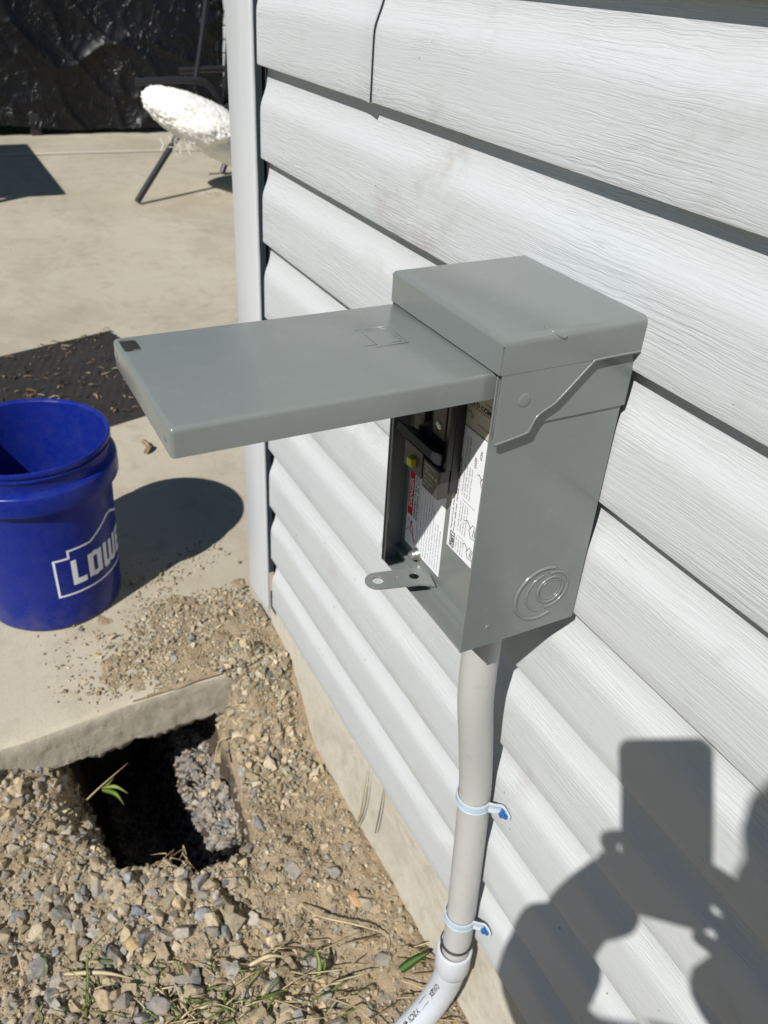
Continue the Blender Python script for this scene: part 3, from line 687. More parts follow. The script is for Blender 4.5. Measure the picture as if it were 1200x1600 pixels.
vtxt('Test each month. Push the yellow test button with the breaker switched on.', -.0362, -.378, .0026, .094, .00006); vtxt('Probar cada mes. Oprimir el boton amarillo.', -.0402, -.378, .0026, .070, .00006)
def rrect(x0, x1, z0, z1, th=.0006):
    for a in ((x0, x0-th, z0, z1), (x1+th, x1, z0, z1), (x0, x1, z0, z0+th), (x0, x1, z1-th, z1)): ink.box(min(a[:2]), max(a[:2]), LY, iy, a[2], a[3])
rrect(-.0350, -.0420, -.3940, -.3795, .0009); vtxt('TEST', -.0405, -.3930, .0050, .0118, .0003)
ink.box(-.0560, -.0450, LY, iy, -.3785, -.3782)
for i, s_ in enumerate(('1. Press the', 'test button', 'each month', 'ON  ->  OFF')): vtxt(s_, -.0455-i*.0034, -.3940, .0024, .013)
for i, s_ in enumerate(('2. Handle moves to the', 'middle (TRIP) position', 'if it does not, call an', 'electrician at once')): vtxt(s_, -.0455-i*.0034, -.3740, .0025, .028)
for i, s_ in enumerate(('3. Reset breaker: push', 'the handle fully to OFF', 'then to ON, and replace', 'the cover when done')): vtxt(s_, -.0455-i*.0034, -.3400, .0025, .028)
ink.box(-.0640, -.0450, LY, iy, -.3435, -.3432)
for i, s_ in enumerate(('4. Restore power', 'and test again')): vtxt(s_, -.0455-i*.0034, -.3085, .0025, .021)
vtxt('O/OFF', -.0590, -.3090, .0036, .009, .0001); vtxt('I/ON', -.0650, -.2990, .0036, .007, .0001)
def poly_ink(pts, th=.0004):
    ink.tube([(a, iy, b_) for a, b_ in pts], th/1.4, 4)
for (ox, oz, k) in ((-.0600, -.3850, 1.0), (-.0600, -.3640, 1.15), (-.0665, -.3160, .8)):   # little hand and breaker sketches
    poly_ink([(ox, oz), (ox-.004*k, oz+.006*k), (ox-.010*k, oz+.004*k), (ox-.009*k, oz-.004*k), (ox-.003*k, oz-.005*k), (ox, oz)])
    poly_ink([(ox-.002*k, oz+.002*k), (ox+.003*k, oz+.006*k), (ox+.006*k, oz+.004*k)]); poly_ink([(ox-.005*k, oz-.003*k), (ox-.006*k, oz+.004*k)]); poly_ink([(ox-.007*k, oz-.003*k), (ox-.0075*k, oz+.0035*k)])
vtxt('COMPLIANT REFERENCE 40283-910-01', -.0745, -.3920, .0022, .055)
ink.obj('label_print', M['ink'], L2)
L3 = lab(-.0150, -.0905, -.2805, -.2460, M['cream'], 'maker_label'); ink = MB()
def htxt(s_, x, z, size, width=None, bold=0): put_text(ink, s_, size, (x, iy, z), (-1, 0, 0), (0, 0, 1), bold, width)
htxt('SQUARE D COMPANY', -.0270, -.2610, .0050, .056, .0002); ink.box(-.0900, -.0200, LY, iy, -.2628, -.2624)
htxt('MADE IN MEXICO', -.0270, -.2690, .0024, .017); ink.box(-.0900, -.0160, LY, iy, -.2806, -.2803)
ink.box(-.0475, -.0440, LY, iy, -.2722, -.2720); ink.box(-.0475, -.0440, LY, iy, -.2687, -.2685); ink.box(-.0442, -.0440, LY, iy, -.2722, -.2685); ink.box(-.0475, -.0473, LY, iy, -.2722, -.2685); htxt('D', -.0447, -.2714, .0026)
htxt('MOTOR AND SERVICE RATED', -.0540, -.2745, .0022, .028); htxt('SUITABLE FOR USE', -.0600, -.2550, .0024, .022); htxt('OUTDOOR TYPE', -.0600, -.2585, .0024, .018)
ink.obj('label_print', M['ink'], L3)
# breaker
br = MB(); br.box(-.0385, .0235, .0982, .1065, -.3420, -.2480, .0006); br.box(-.0385, -.0345, .1065, .1120, -.3200, -.2480, .0005)
brk = br.obj('circuit_breaker', M['black'], bx)
mb = MB(); mb.box(-.0090, .0205, .1067, .1150, -.3425, -.3190, .0008); mb.obj('left_pole', M['brown'], brk)
mb = MB(); mb.box(-.0380, -.0130, .1067, .1165, -.3455, -.3200, .0010); rp = mb.obj('right_pole', M['brown'], brk)
ink = MB()
for i, (s_, sz, wd) in enumerate((('PERMANENT', .0022, .016), ('TRIP', .0022, .007), ('10,000 A', .0036, .019), ('RMS SYM', .0020, .012), ('120/240 V', .0020, .014), ('60 Hz', .0020, .009))):
    put_text(ink, s_, sz, (-.0158, .11665, -.3235-i*.0034-(.001 if i > 2 else 0)), (-1, 0, 0), (0, 0, 1), .00005, wd)
ink.obj('rating_print', M['cream'], rp)
mb = MB(); mb.prism([(-.0040, -.0045), (.0040, -.0045), (.0046, 0), (.0040, .0040), (-.0040, .0040)], lambda a, b_, h: (.0045+a, h, -.3322+b_*.9), .1148, .1195, .0006); mb.obj('test_button', M['yellow'], brk)
# handle tie bar: tilted wedge across both poles
mb = MB(); mb.prism([(.1085, -.3190), (.1180, -.3145), (.1255, -.3060), (.1235, -.3010), (.1150, -.3060), (.1085, -.3090)], lambda a, b_, h: (h, a, b_), .0185, -.0345, .0006); mb.obj('toggle_handle', plastic_mat('blue-black handle plastic', (.012, .014, .022), .28, .0002, 60), brk)
mb = MB(); mb.box(.0000, .0180, .1067, .1110, -.2960, -.2700, .0006); mb.box(-.0330, -.0150, .1067, .1125, -.2960, -.2640, .0006); mb.obj('arc_cover', M['brown'], brk)
for cx_ in (.009, -.024):
    mb = MB(); mb.lathe((0, 0, 0), [(.00001, .001), (.0036, .001), (.0040, 0)], 16); mb.v = [(cx_+v[0], (.1112 if cx_ > 0 else .1127)+v[2], -.2870+v[1]) for v in mb.v]; mb.obj('terminal_screw', M['zinc'], brk)

# ============================================================ CONDUIT
cpath = [(-.037, .049, -.455), (-.037, .0492, -.50), (-.0367, .0478, -.565), (-.036, .0445, -.605), (-.0343, .0367, -.652), (-.0325, .029, -.700), (-.0320, .0235, -.745), (-.0335, .021, -.80), (-.0375, .0205, -.87), (-.0420, .021, -.94), (-.0450, .0215, -.99), (-.0485, .0228, -1.092)]
con = thing('conduit', 'bent grey plastic conduit dropping from the box into a curved elbow', 'conduit', (-.045, .022, -1.24))
CR = .0180
MB().tube(smooth_path(cpath), CR, 40).obj('pipe', M['pvc'], con)
mb = MB(); c0 = Vector((-.0465, .0235, 0))
bellprof = [(CR+.0012, 0), (CR+.0042, .0002), (CR+.0048, -.0008), (CR+.0048, -.040), (CR+.0044, -.0415), (CR+.0022, -.0425), (CR+.0016, -.056)]
mb.lathe((c0.x-.0002, c0.y, -1.0440), bellprof, 48)
ep = [Vector((c0.x, c0.y, -1.090)), Vector((c0.x-.0005, c0.y+.001, -1.100))]
er = .21
for a in np.linspace(3, 74, 18): ep.append(Vector((c0.x-.0005+.012*math.sin(R(a)), c0.y+.001+er*(1-math.cos(R(a))), -1.092-er*math.sin(R(a)))))
ep.append(ep[-1]+(ep[-1]-ep[-2])*4)
mb.tube(ep, CR+.0018, 40, cap=False); elb = mb.obj('elbow', M['pvc2'], con)
MB().lathe((c0.x-.0002, c0.y, -1.0275), [(CR+.0001, .0009), (CR+.0020, .0005), (CR+.0022, -.001)], 40).obj('sealing_ring', M['ink'], con)
# stencil on the elbow, wrapped on its surface towards the camera
ink = MB()
def on_elbow(s_, a, lift=.0020):
    """s_ = distance along path, a = angle across"""
    pts = ep; L = 0
    for i in range(len(pts)-1):
        seg = (pts[i+1]-pts[i]).length
        if L+seg >= s_: break
        L += seg
    T = (pts[i+1]-pts[i]).normalized(); p = pts[i]+T*(s_-L)
    toc = (CAM-p); toc = (toc-T*toc.dot(T)).normalized(); sd_ = T.cross(toc)
    return p+(toc*math.cos(a)+sd_*math.sin(a))*(CR+lift)
def etext(body, size, s0, a0, flip=1):
    vs, fs = text_geo(body, size, 0, size*.03)
    ink.add([on_elbow(s0+flip*v.x, a0+flip*v.y/CR) for v in vs], fs)
etext('CANTEX', .0085, .022, .25)
for k in range(11): ink.add([on_elbow(.066+k*.0022, .25), on_elbow(.066+k*.0022, .75), on_elbow(.0671+k*.0022+.0003*(k % 3), .75), on_elbow(.0671+k*.0022+.0003*(k % 3), .25)], [(0, 1, 2, 3)])
etext('A SCH 40', .010, .096, .25)
ink.obj('stencil', M['ink'], elb)
def strap(z, xc, yc, name_label, sx):
    st = thing('pipe_strap', name_label, 'strap', (xc, 0.001, z), 'one-hole conduit straps')
    mb = MB(); r_ = CR+.0016; pts = []
    for a in np.linspace(200, -22, 30): pts.append((-math.cos(R(180-a))*-r_, a))
    path = []
    for a in np.linspace(-25, 200, 34):           # from the far side over the front to the near side
        path.append(Vector((xc+r_*math.cos(R(a)), yc+r_*math.sin(R(a)), z)))
    path += [Vector((xc-CR-.0045, yc-.011, z)), Vector((xc-CR-.0085, .0052, z)), Vector((xc-CR-.014, .0034, z)), Vector((sx-.009, .0030, z))]
    P = smooth_path(path, 2); hw = .0068; th = .0011; n_ = len(P)
    rows = []
    for i, p in enumerate(P):
        tg = (P[min(i+1, n_-1)]-P[max(i-1, 0)]).normalized(); nr = Vector((tg.y, -tg.x, 0))
        if i < 3: nr = Vector((1, 0, 0))
        wd = hw*(1 if i < n_-9 else 1.12); 
        if i > n_-4: wd *= (.9, .7, .35)[i-(n_-3)]
        q = [(-wd, th*.3), (-wd, th), (-wd*.7, th*1.25), (-wd*.62, th*.8), (wd*.62, th*.8), (wd*.7, th*1.25), (wd, th), (wd, th*.3), (wd, -th*.4), (-wd, -th*.4)]
        rows += [p+nr*b_+Vector((0, 0, a)) for a, b_ in q]
    m = 10; mb.add(rows, [(i*m+j, i*m+(j+1) % m, (i+1)*m+(j+1) % m, (i+1)*m+j) for i in range(n_-1) for j in range(m)]); mb.add(rows[:m], [tuple(range(m))]); mb.add(rows[-m:], [tuple(range(m))])
    o = mb.obj('band', M['strap'], st); weighted(o, 40)
    mb = MB(); prs = [(.00001, .0062), (.0032, .0058), (.0040, .0045), (.0041, .0020)]; mb.lathe((0, 0, 0), prs, 6, smooth=False); mb.lathe((0, 0, 0), [(.0041, .0020), (.0062, .0016), (.0064, 0)], 20)
    mb.v = [(sx+v[0], .0040+v[2], z-.001+v[1]) for v in mb.v]; mb.box(sx-.0028, sx+.0028, .0098, .0103, z-.0014, z-.0006); mb.box(sx-.0004, sx+.0004, .0098, .0103, z-.0038, z+.0018)
    mb.obj('screw', M['bluescrew'], st)
strap(-.762, -.0325, .0225, 'upper pale plastic conduit strap with a blue screw', -.0650)
strap(-.9740, -.0440, .0215, 'lower pale plastic conduit strap just above the elbow collar', -.0745)

# ============================================================ BUCKET
BC = (.9833, .3521, PZ); bk = thing('bucket', 'empty blue plastic bucket with a white store logo standing on the patio', 'bucket', BC)
def rz(z): return .1290+(.1425-.1290)*z/.30
outp = [(.0001, 0), (.118, 0), (.1255, .001), (.1285, .004), (rz(.01), .010)] + [(rz(z), z) for z in (.06, .12, .18, .24, .278)]
outp += [(rz(.28)+.0005, .280), (.1535, .2815), (.1558, .2830), (.1568, .2860), (.1568, .3150), (.1560, .3190), (.1535, .3215), (.1445, .3245), (.1438, .3290), (.1440, .3440), (.1455, .3470), (.1490, .3480), (.1494, .3500), (.1458, .3520), (.1456, .3560), (.1500, .3580), (.1505, .3620), (.1498, .3650), (.1475, .3665), (.1450, .3655), (.1418, .3620)]
inp = [(.1410, .35), (.1395, .25), (.1340, .12), (.1290, .02), (.1250, .006), (.0001, .006)]
mb = MB().lathe(BC, outp+inp, 160); o = mb.obj('body', M['blue'], bk); weighted(o, 38)
lg = MB()
def bp(a, z, lift=.0004): r_ = rz(z)+lift; return (BC[0]+r_*math.cos(R(a)), BC[1]+r_*math.sin(R(a)), BC[2]+z)
def ribbon(p, q, th):
    n = max(1, int(abs(q[0]-p[0])/2)); d = Vector(((q[0]-p[0])*.00236, q[1]-p[1])); nn = Vector((-d.y, d.x)).normalized()*th/2
    vs = []
    e = d.normalized()*th/2
    for i in range(n+1):
        k = i/n; a = p[0]+(q[0]-p[0])*k; z = p[1]+(q[1]-p[1])*k; sx = (-e.x if i == 0 else (e.x if i == n else 0)); sz = (-e.y if i == 0 else (e.y if i == n else 0))
        for s_ in (-1, 1): vs.append(bp(a+(nn.x*s_+sx)/.00236, z+nn.y*s_+sz))
    lg.add(vs, [(2*i, 2*i+1, 2*i+3, 2*i+2) for i in range(n)])
AL = -181; AR = -69; ol = [(AL, .083), (AL, .168), (AL+11.5, .168), (AL+11.5, .184), (-150, .184), (-128, .214), (-122, .214), (-100, .184), (AR-11.5, .184), (AR-11.5, .168), (AR, .168), (AR, .083), (AL, .083)]
for p, q in zip(ol, ol[1:]): ribbon(p, q, .0042)
def glyph(rects, a0, w_):
    for (x0, x1, z0, z1) in rects:
        n = 4; vs = []
        for i in range(n+1):
            a = a0+w_*(x0+(x1-x0)*i/n)
            vs += [bp(a, .102+.058*z0, .0005), bp(a, .102+.058*z1, .0005)]
        lg.add(vs, [(2*i, 2*i+1, 2*i+3, 2*i+2) for i in range(n)])
glyph([(0, .36, 0, 1), (.36, 1, 0, .22)], -168.5, 12); glyph([(0, .36, 0.04, .96), (.64, 1, 0.04, .96), (.36, .64, 0, .2), (.36, .64, .8, 1)], -154, 14)
glyph([(0, .22, .08, 1), (.39, .61, .08, .95), (.78, 1, .08, 1), (.22, .39, 0, .22), (.61, .78, 0, .22), (.05, .22, 0, .08), (.78, .95, 0, .08)], -137.5, 19)
glyph([(0, .36, 0, 1), (.36, 1, 0, .22), (.36, 1, .78, 1), (.36, .9, .4, .6)], -116, 12); glyph([(0, 1, .7, 1)], -102, 3.5)
glyph([(0, 1, 0, .22), (0, 1, .78, 1), (0, 1, .40, .60), (.0, .36, .6, .78), (.64, 1, .22, .40)], -96, 13)
lg.obj('store_logo', M['white'], bk)
# ============================================================ MAT, LEAF, WOOD CHIPS
mt = MB(); d1 = Vector((-.366, 1, 0)).normalized()
dv = Vector((2.265-2.370, .3124+.0507, 0)).normalized(); dn = Vector((-dv.y, dv.x, 0)); dn = dn if dn.x < 0 else -dn
c0_ = Vector((2.3696, -.0507, PZ)); n1_, n2_ = 60, 30; vs = []
for i in range(n1_+1):
    for j in range(n2_+1):
        e = min(i, n1_-i, j, n2_-j); p = c0_+dv*(.92*i/n1_)+dn*(.64*j/n2_); hgt = (.0085 if e > 0 else .0005)+(.0012 if (i+j) % 2 and e > 2 else 0)
        vs.append((p.x, p.y, PZ+hgt))
mt.add(vs, [(i*(n2_+1)+j, (i+1)*(n2_+1)+j, (i+1)*(n2_+1)+j+1, i*(n2_+1)+j+1) for i in range(n1_) for j in range(n2_)])
tag(mt.obj('doormat', M['rubber']), 'black rubber mat littered with wood chips on the patio', 'mat')
V = []; F = []; Cc = []
for k in range(520):
    p = c0_+dv*rng.uniform(.01, .9)+dn*rng.uniform(.01, .63); L_ = .004+.030*rng.random()**2.2; a = rng.uniform(0, 6.28); wd = L_*rng.uniform(.03, .10)+.001
    u = Vector((math.cos(a), math.sin(a), rng.normal()*.12)); q = Vector((-math.sin(a), math.cos(a), rng.normal()*.2))*wd; z = PZ+.0115+rng.uniform(0, .004)
    c_ = Vector((p.x, p.y, z)); mid = Vector((0, 0, rng.uniform(0, .004)))+q*rng.normal()*1.5; b0 = len(V)
    th = Vector((0, 0, .0014))
    for s_, ww in ((-1, .5), (0, 1), (1, .4)):
        pp = c_+u*(s_*L_/2)+(mid if s_ == 0 else Vector()); V += [pp-q*ww, pp+q*ww, pp+q*ww+th, pp-q*ww+th]
    for i in range(2): 
        for j in range(4): F.append((b0+i*4+j, b0+i*4+(j+1) % 4, b0+(i+1)*4+(j+1) % 4, b0+(i+1)*4+j))
    F += [(b0, b0+1, b0+2, b0+3), (b0+8, b0+9, b0+10, b0+11)]
    cc = random.choice([(.22, .15, .09), (.15, .10, .06), (.34, .26, .17), (.09, .065, .045), (.06, .045, .03), (.04, .03, .025)]); Cc += [(*cc, 1)]*12
me = bpy.data.meshes.new('wood_chips'); me.from_pydata([v[:] for v in V], [], F); at = me.color_attributes.new('col', 'FLOAT_COLOR', 'POINT'); at.data.foreach_set('color', np.array(Cc, dtype=np.float32).ravel())
me.materials.append(M['chipw']); o = bpy.data.objects.new('wood_chips', me); scn.collection.objects.link(o); tag(o, 'wood chips and bark shreds scattered on the black mat', 'wood chips', kind='stuff')

# plant blades: one coloured ribbon mesh each
def blades(name, specs, label, cat, group=None, kind=None, thick=.0006):
    V = []; F = []; Cc = []
    for pts, w0, col in specs:
        P = smooth_path(pts, 4); n_ = len(P); b0 = len(V)
        for i, p in enumerate(P):
            tg = (P[min(i+1, n_-1)]-P[max(i-1, 0)]); tg = tg.normalized() if tg.length else Vector((1, 0, 0))
            sd_ = tg.cross(CAM.normalized()+Vector((.3, .2, 1))); sd_ = sd_.normalized() if sd_.length > 1e-6 else Vector((1, 0, 0)); k = i/(n_-1)
            wd = w0*math.sin(math.pi*min(1, .18+.82*k)**.8 if k < .999 else math.pi)*1.0+.0002; up = sd_.cross(tg)*max(thick, w0*.15)
            V += [p-sd_*wd, p+up, p+sd_*wd, p-up*.3]; f_ = rng.uniform(.85, 1.15); Cc += [(min(1, col[0]*f_), min(1, col[1]*f_), min(1, col[2]*f_), 1)]*4
        for i in range(n_-1):
            for j in range(4): F.append((b0+i*4+j, b0+i*4+(j+1) % 4, b0+(i+1)*4+(j+1) % 4, b0+(i+1)*4+j))
    me = bpy.data.meshes.new(name); me.from_pydata([v[:] for v in V], [], F)
    at = me.color_attributes.new('col', 'FLOAT_COLOR', 'POINT'); at.data.foreach_set('color', np.array(Cc, dtype=np.float32).ravel())
    me.materials.append(M['blade']); o = bpy.data.objects.new(name, me); scn.collection.objects.link(o)
    me.polygons.foreach_set('use_smooth', [True]*len(me.polygons)); return tag(o, label, cat, group, kind)
def gp(u, v, dz=0, z=-1.232):
    p = ray(u, v, 2, z+dz); return p
GR = (.11, .17, .03); GR2 = (.19, .26, .06); DG = (.05, .11, .02); ST = (.42, .33, .18); ST2 = (.50, .42, .26); BR = (.22, .15, .08)
blades('grass_sprout', [([gp(160, 1232, .01), gp(180, 1229, .03), gp(200, 1240, .02)], .0035, GR2), ([gp(160, 1234, .01), gp(180, 1240, .028), gp(194, 1258, .012)], .0042, GR), ([gp(160, 1232, .01), gp(172, 1222, .02), gp(178, 1214, .02)], .0018, GR),
       ([gp(135, 1250, .0), gp(158, 1228, .012), gp(200, 1192, .02)], .0016, ST)], 'small bright green sprout with a tan stem hanging over the pit', 'weed')
blades('green_blade', [([gp(497, 1530, .0), gp(499, 1505, .015), gp(493, 1482, .028)], .0042, GR2), ([gp(499, 1528, .0), gp(508, 1508, .01), gp(506, 1494, .02)], .0028, GR)], 'short upright green blade in the gravel right of the grass clump', 'weed')
blades('broad_leaf', [([gp(625, 1516, .005), gp(648, 1500, .02), gp(671, 1488, .03)], .0062, DG), ([gp(655, 1500, .015), gp(662, 1508, .01), gp(664, 1516, .005)], .0015, DG)], 'dark green pointed leaf beside the conduit elbow', 'weed')
blades('long_grass_blade', [([gp(134, 1590, .0), gp(137, 1530, .02), gp(140, 1488, .04), gp(190, 1435, .05)], .0022, GR)], 'single long green grass blade bent over the gravel', 'grass blade')
blades('grass_seed_head', [([gp(100, 1522, .01), gp(160, 1520, .02), gp(210, 1530, .01)], .0035, ST2)], 'pale dry grass seed head lying left of the grass clump', 'dry grass')
blades('grass_seed_head', [([gp(390, 1508, .01), gp(420, 1494, .02), gp(448, 1496, .01)], .0038, ST2), ([gp(330, 1510, .005), gp(360, 1506, .01), gp(395, 1507, .01)], .0010, ST)], 'pale dry grass seed head lying right of the grass clump', 'dry grass')
blades('dry_straw', [([gp(468, 1412, .01), gp(500, 1432, .02), gp(560, 1446, .02), gp(604, 1462, .01), gp(606, 1490, .0)], .0014, ST2)], 'curled yellow straw near the foundation', 'dry grass')
blades('dry_straw', [([Vector((.295, -.008, -1.24)), Vector((.272, -.004, -1.16)), Vector((.262, -.006, -1.045))], .0012, ST), ([Vector((.285, -.004, -1.23)), Vector((.262, .0, -1.15)), Vector((.253, -.006, -1.05))], .0009, ST2)], 'thin dry stems leaning against the foundation', 'dry grass')
blades('dry_straw', [([Vector((.225, -.006, -1.17)), Vector((.213, -.004, -1.10)), Vector((.209, -.006, -1.035))], .0010, (.1, .09, .07))], 'single dark stem leaning against the foundation', 'dry grass')
sp = []
for k in range(16):
    a, b_ = rng.uniform(-22, 26), rng.uniform(-10, 26); sp.append(([gp(275+a, 1345+b_, .0), gp(275+a+rng.uniform(-14, 14), 1340+b_-rng.uniform(0, 16), .02), gp(275+a+rng.uniform(-24, 24), 1345+b_+rng.uniform(-12, 16), .008)], .0009, random.choice([ST, BR, ST2])))
blades('root_tuft', sp, 'tangle of dry roots on the near rim of the pit', 'roots')
sp = [([gp(334+k*2, 1192, -.01), gp(340+k, 1165-k, .01), gp(352+k*2, 1140+k*2, .02)], .0011, ST2 if k % 2 else ST) for k in range(6)]
blades('dry_tuft', sp, 'dry yellow tuft hanging at the far corner of the pit under the slab', 'dry grass')
sp = []
for k in range(34):
    u0, v0 = rng.uniform(380, 680), rng.uniform(1470, 1600); a = rng.normal()*.35; L_ = rng.uniform(30, 110)
    sp.append(([gp(u0, v0, .006), gp(u0+L_*.5*math.cos(a), v0+L_*.5*math.sin(a), .018), gp(u0+L_*math.cos(a+.3*rng.normal()), v0+L_*math.sin(a), .006)], .0009, random.choice([ST, ST2, ST, BR])))
blades('dry_grass', sp, 'loose straw strewn on the gravel by the elbow', 'dry grass', kind='stuff')
sp = []
for k in range(100):
    u0, v0 = 290+rng.normal()*62, 1590+rng.normal()*26; a = rng.uniform(-2.9, -.2); L_ = rng.uniform(18, 70)
    sp.append(([gp(u0, v0, .003), gp(u0+L_*.5*math.cos(a), v0+L_*.5*math.sin(a), .020), gp(u0+L_*math.cos(a), v0+L_*math.sin(a)*.8, .012)], rng.uniform(.0006, .0014), random.choice([GR, GR2, DG, GR, ST, ST2])))
for k in range(40):
    u0, v0 = rng.uniform(30, 560), rng.uniform(1500, 1600); a = rng.uniform(-3.1, 0); L_ = rng.uniform(15, 60)
    sp.append(([gp(u0, v0, .003), gp(u0+L_*.5*math.cos(a), v0+L_*.5*math.sin(a), .014), gp(u0+L_*math.cos(a), v0+L_*math.sin(a)*.8, .008)], rng.uniform(.0007, .0014), random.choice([GR, DG, GR, ST, ST2])))
blades('grass_clump', sp, 'cut green grass clump in the gravel in front of the pit', 'grass', kind='stuff')
blades('dead_leaf', [([Vector((1.475, .045, PZ+.002)), Vector((1.490, .030, PZ+.012)), Vector((1.510, .020, PZ+.004))], .009, BR), ([Vector((1.49, .03, PZ+.006)), Vector((1.52, .036, PZ+.014)), Vector((1.53, .045, PZ+.006))], .006, (.30, .2, .1))], 'curled brown dead leaf on the patio behind the bucket', 'leaf')
sp = []
for k in range(1500):
    x_, y_ = rng.uniform(6.13, 8.2), rng.uniform(-1.0, .9); h_ = rng.uniform(.05, .12)
    sp.append(([Vector((x_, y_, -1.19)), Vector((x_+rng.normal()*.01, y_+rng.normal()*.01, -1.19+h_*.6)), Vector((x_+rng.normal()*.03, y_+rng.normal()*.03, -1.19+h_))], .004, random.choice([GR, GR2, DG, GR])))
blades('lawn_grass', sp, 'green lawn grass just past the patio edge under the black cover', 'grass', kind='stuff')

# ============================================================ BACKGROUND: COVERED FURNITURE, CHAIR, FENCE, TABLE
cv = thing('covered_furniture', 'patio furniture wrapped in a wrinkled black plastic cover', 'covered furniture', (6.4, -.5, PZ))
def rid(p, s_): return 1-abs(mnoise.noise(Vector(p)*s_))*2
mb = MB(); nu, nv = 260, 110; vs = []
yl, yr = .55, -1.70; X0, X1 = 6.08, 6.95; H0, H1 = PZ+.055, PZ+.98
per = [(X1, yl), (X0, yl), (X0, yr), (X1, yr)]
seg = [X1-X0, yl-yr, X1-X0]; tot = sum(seg)
for i in range(nu+1):
    d = tot*i/nu
    if d < seg[0]: x_, y_, nx_, ny_ = X1-d, yl, 0, 1
    elif d < seg[0]+seg[1]: x_, y_, nx_, ny_ = X0, yl-(d-seg[0]), -1, 0
    else: x_, y_, nx_, ny_ = X0+(d-seg[0]-seg[1]), yr, 0, -1
    for j in range(nv+1):
        k = j/nv; z = H0+(H1-H0)*k
        hem = .025*mnoise.noise(Vector((d*2.2, 0, 3)))+.03*math.sin(d*1.3+1)
        zz_ = z+(1-k)**3*hem
        P_ = Vector((d*1.0, z*.7+d*.25, 0))
        dsp = .06*mnoise.noise(P_*1.3)+.045*max(0, rid(P_+Vector((3, 1, 0)), 1.7))**5+.022*max(0, rid(P_+Vector((7, 5, 0)), 3.8))**6+.008*max(0, rid(P_+Vector((2, 9, 0)), 9))**5
        tp = .10*k*k*(1 if k > .85 else .5)
        vs.append((x_+nx_*(dsp-tp), y_+ny_*(dsp-tp*1.2)+(-.05*k if x_ == X0 and y_ < -1.3 else 0), zz_))
mb.add(vs, [(i*(nv+1)+j, (i+1)*(nv+1)+j, (i+1)*(nv+1)+j+1, i*(nv+1)+j+1) for i in range(nu) for j in range(nv)], True)
mb.add([(X0+.09, yl-.1, H1-.01), (X1, yl-.1, H1-.01), (X1, yr+.1, H1-.01), (X0+.09, yr+.1, H1-.01)], [(0, 1, 2, 3)])
mb.obj('cover', M['tarp'], cv)
for (fx, fy) in ((6.05, -.36), (6.15, -1.55), (6.85, -1.55), (6.85, .40), (6.12, .45)):
    MB().box(fx, fx+.05, fy-.035, fy+.035, PZ, PZ+.14, .006).obj('leg', M['tubemetal'], cv)

ch = thing('patio_chair', 'dark metal reclining patio chair with slanted tube legs', 'chair', (4.5, -.9, PZ))
TR = .016
mb = MB()
legs = [((4.05, -.5565, PZ+TR), (4.22, -.905, -.735)), ((4.62, -1.20, PZ+TR), (4.72, -1.40, -.72))]
for a, b_ in legs: MB().tube([a, b_], TR, 14).obj('leg', M['tubemetal'], ch)
mb.tube(smooth_path([(4.22, -.905, -.735), (4.24, -1.02, -.70), (4.24, -1.35, -.69), (4.24, -1.55, -.72)]), TR, 12)
mb.tube(smooth_path([(4.72, -1.34, -.72), (4.74, -1.40, -.70), (4.74, -1.70, -.69), (4.74, -1.9, -.72)]), TR, 12)
mb.tube([(4.22, -.905, -.745), (4.72, -1.34, -.735)], TR*.8, 10)
mb.obj('seat_frame', M['tubemetal'], ch)
for x_, q_ in ((4.22, 0), (4.74, -.38)):
    MB().tube([(x_, q_-1.28, -.70), (x_+.02, q_-1.72, PZ+TR)], TR, 12).obj('leg', M['tubemetal'], ch)
for x_, q_ in ((4.38, -.05), (4.86, -.42)):
    MB().tube(smooth_path([(x_, q_-.63, -.585), (x_, q_-.75, -.578), (x_, q_-.93, -.575), (x_, q_-1.02, -.60), (x_, q_-1.10, -.70)]), .017, 10).obj('armrest', M['tubemetal'], ch)
    MB().tube(smooth_path([(x_+.02, q_-.95, -.60), (x_+.02, q_-1.0, -.40), (x_+.02, q_-1.05, -.16), (x_+.02, q_-1.08, .02)]), .014, 10).obj('back_frame', M['tubemetal'], ch)
mb = MB(); vs = []
for i in range(9):
    k = i/8; vs += [(4.24, -1.10-.08*k, -.68+.70*k+.0), (4.785, -1.48-.08*k, -.68+.70*k)]
mb.add(vs, [(2*i, 2*i+1, 2*i+3, 2*i+2) for i in range(8)], True); o = mb.obj('sling_back', M['sling'], ch); md = o.modifiers.new('s', 'SOLIDIFY'); md.thickness = .004
MB().prism([(4.24, -.95), (4.72, -1.33), (4.72, -1.85), (4.24, -1.5)], lambda a, b_, h: (a, b_, h), -.700, -.694).obj('sling_seat', M['sling'], ch)

cu = thing('fleece_cushion', 'fluffy white fleece cushion draped over the end of the patio chair', 'cushion', (4.35, -.95, -.70))
b = bmesh.new(); bmesh.ops.create_icosphere(b, subdivisions=6, radius=1)
for v in b.verts:
    c_ = v.co.copy(); n_ = c_.normalized()
    d = 1 + .06*mnoise.noise(c_*1.6) + .035*mnoise.noise(c_*5) + .05*abs(mnoise.noise(c_*13)) + .045*mnoise.noise(c_*28)
    groove = -.14*math.exp(-((c_.y*.9+.12+.25*c_.z)**2)/.004)
    v.co = n_*(d+groove)
    v.co = Vector((v.co.x*.24, v.co.y*.345, v.co.z*.122))
Mx = Matrix.Translation(Vector((4.17, -.985, -.772))) @ Matrix.Rotation(R(27), 4, 'X') @ Matrix.Rotation(R(8), 4, 'Z')
for v in b.verts:
    v.co.z -= .30*max(0, -v.co.y-.02)**1.6
    v.co = Mx @ v.co
mb = MB().bm(b, True); fib = mb
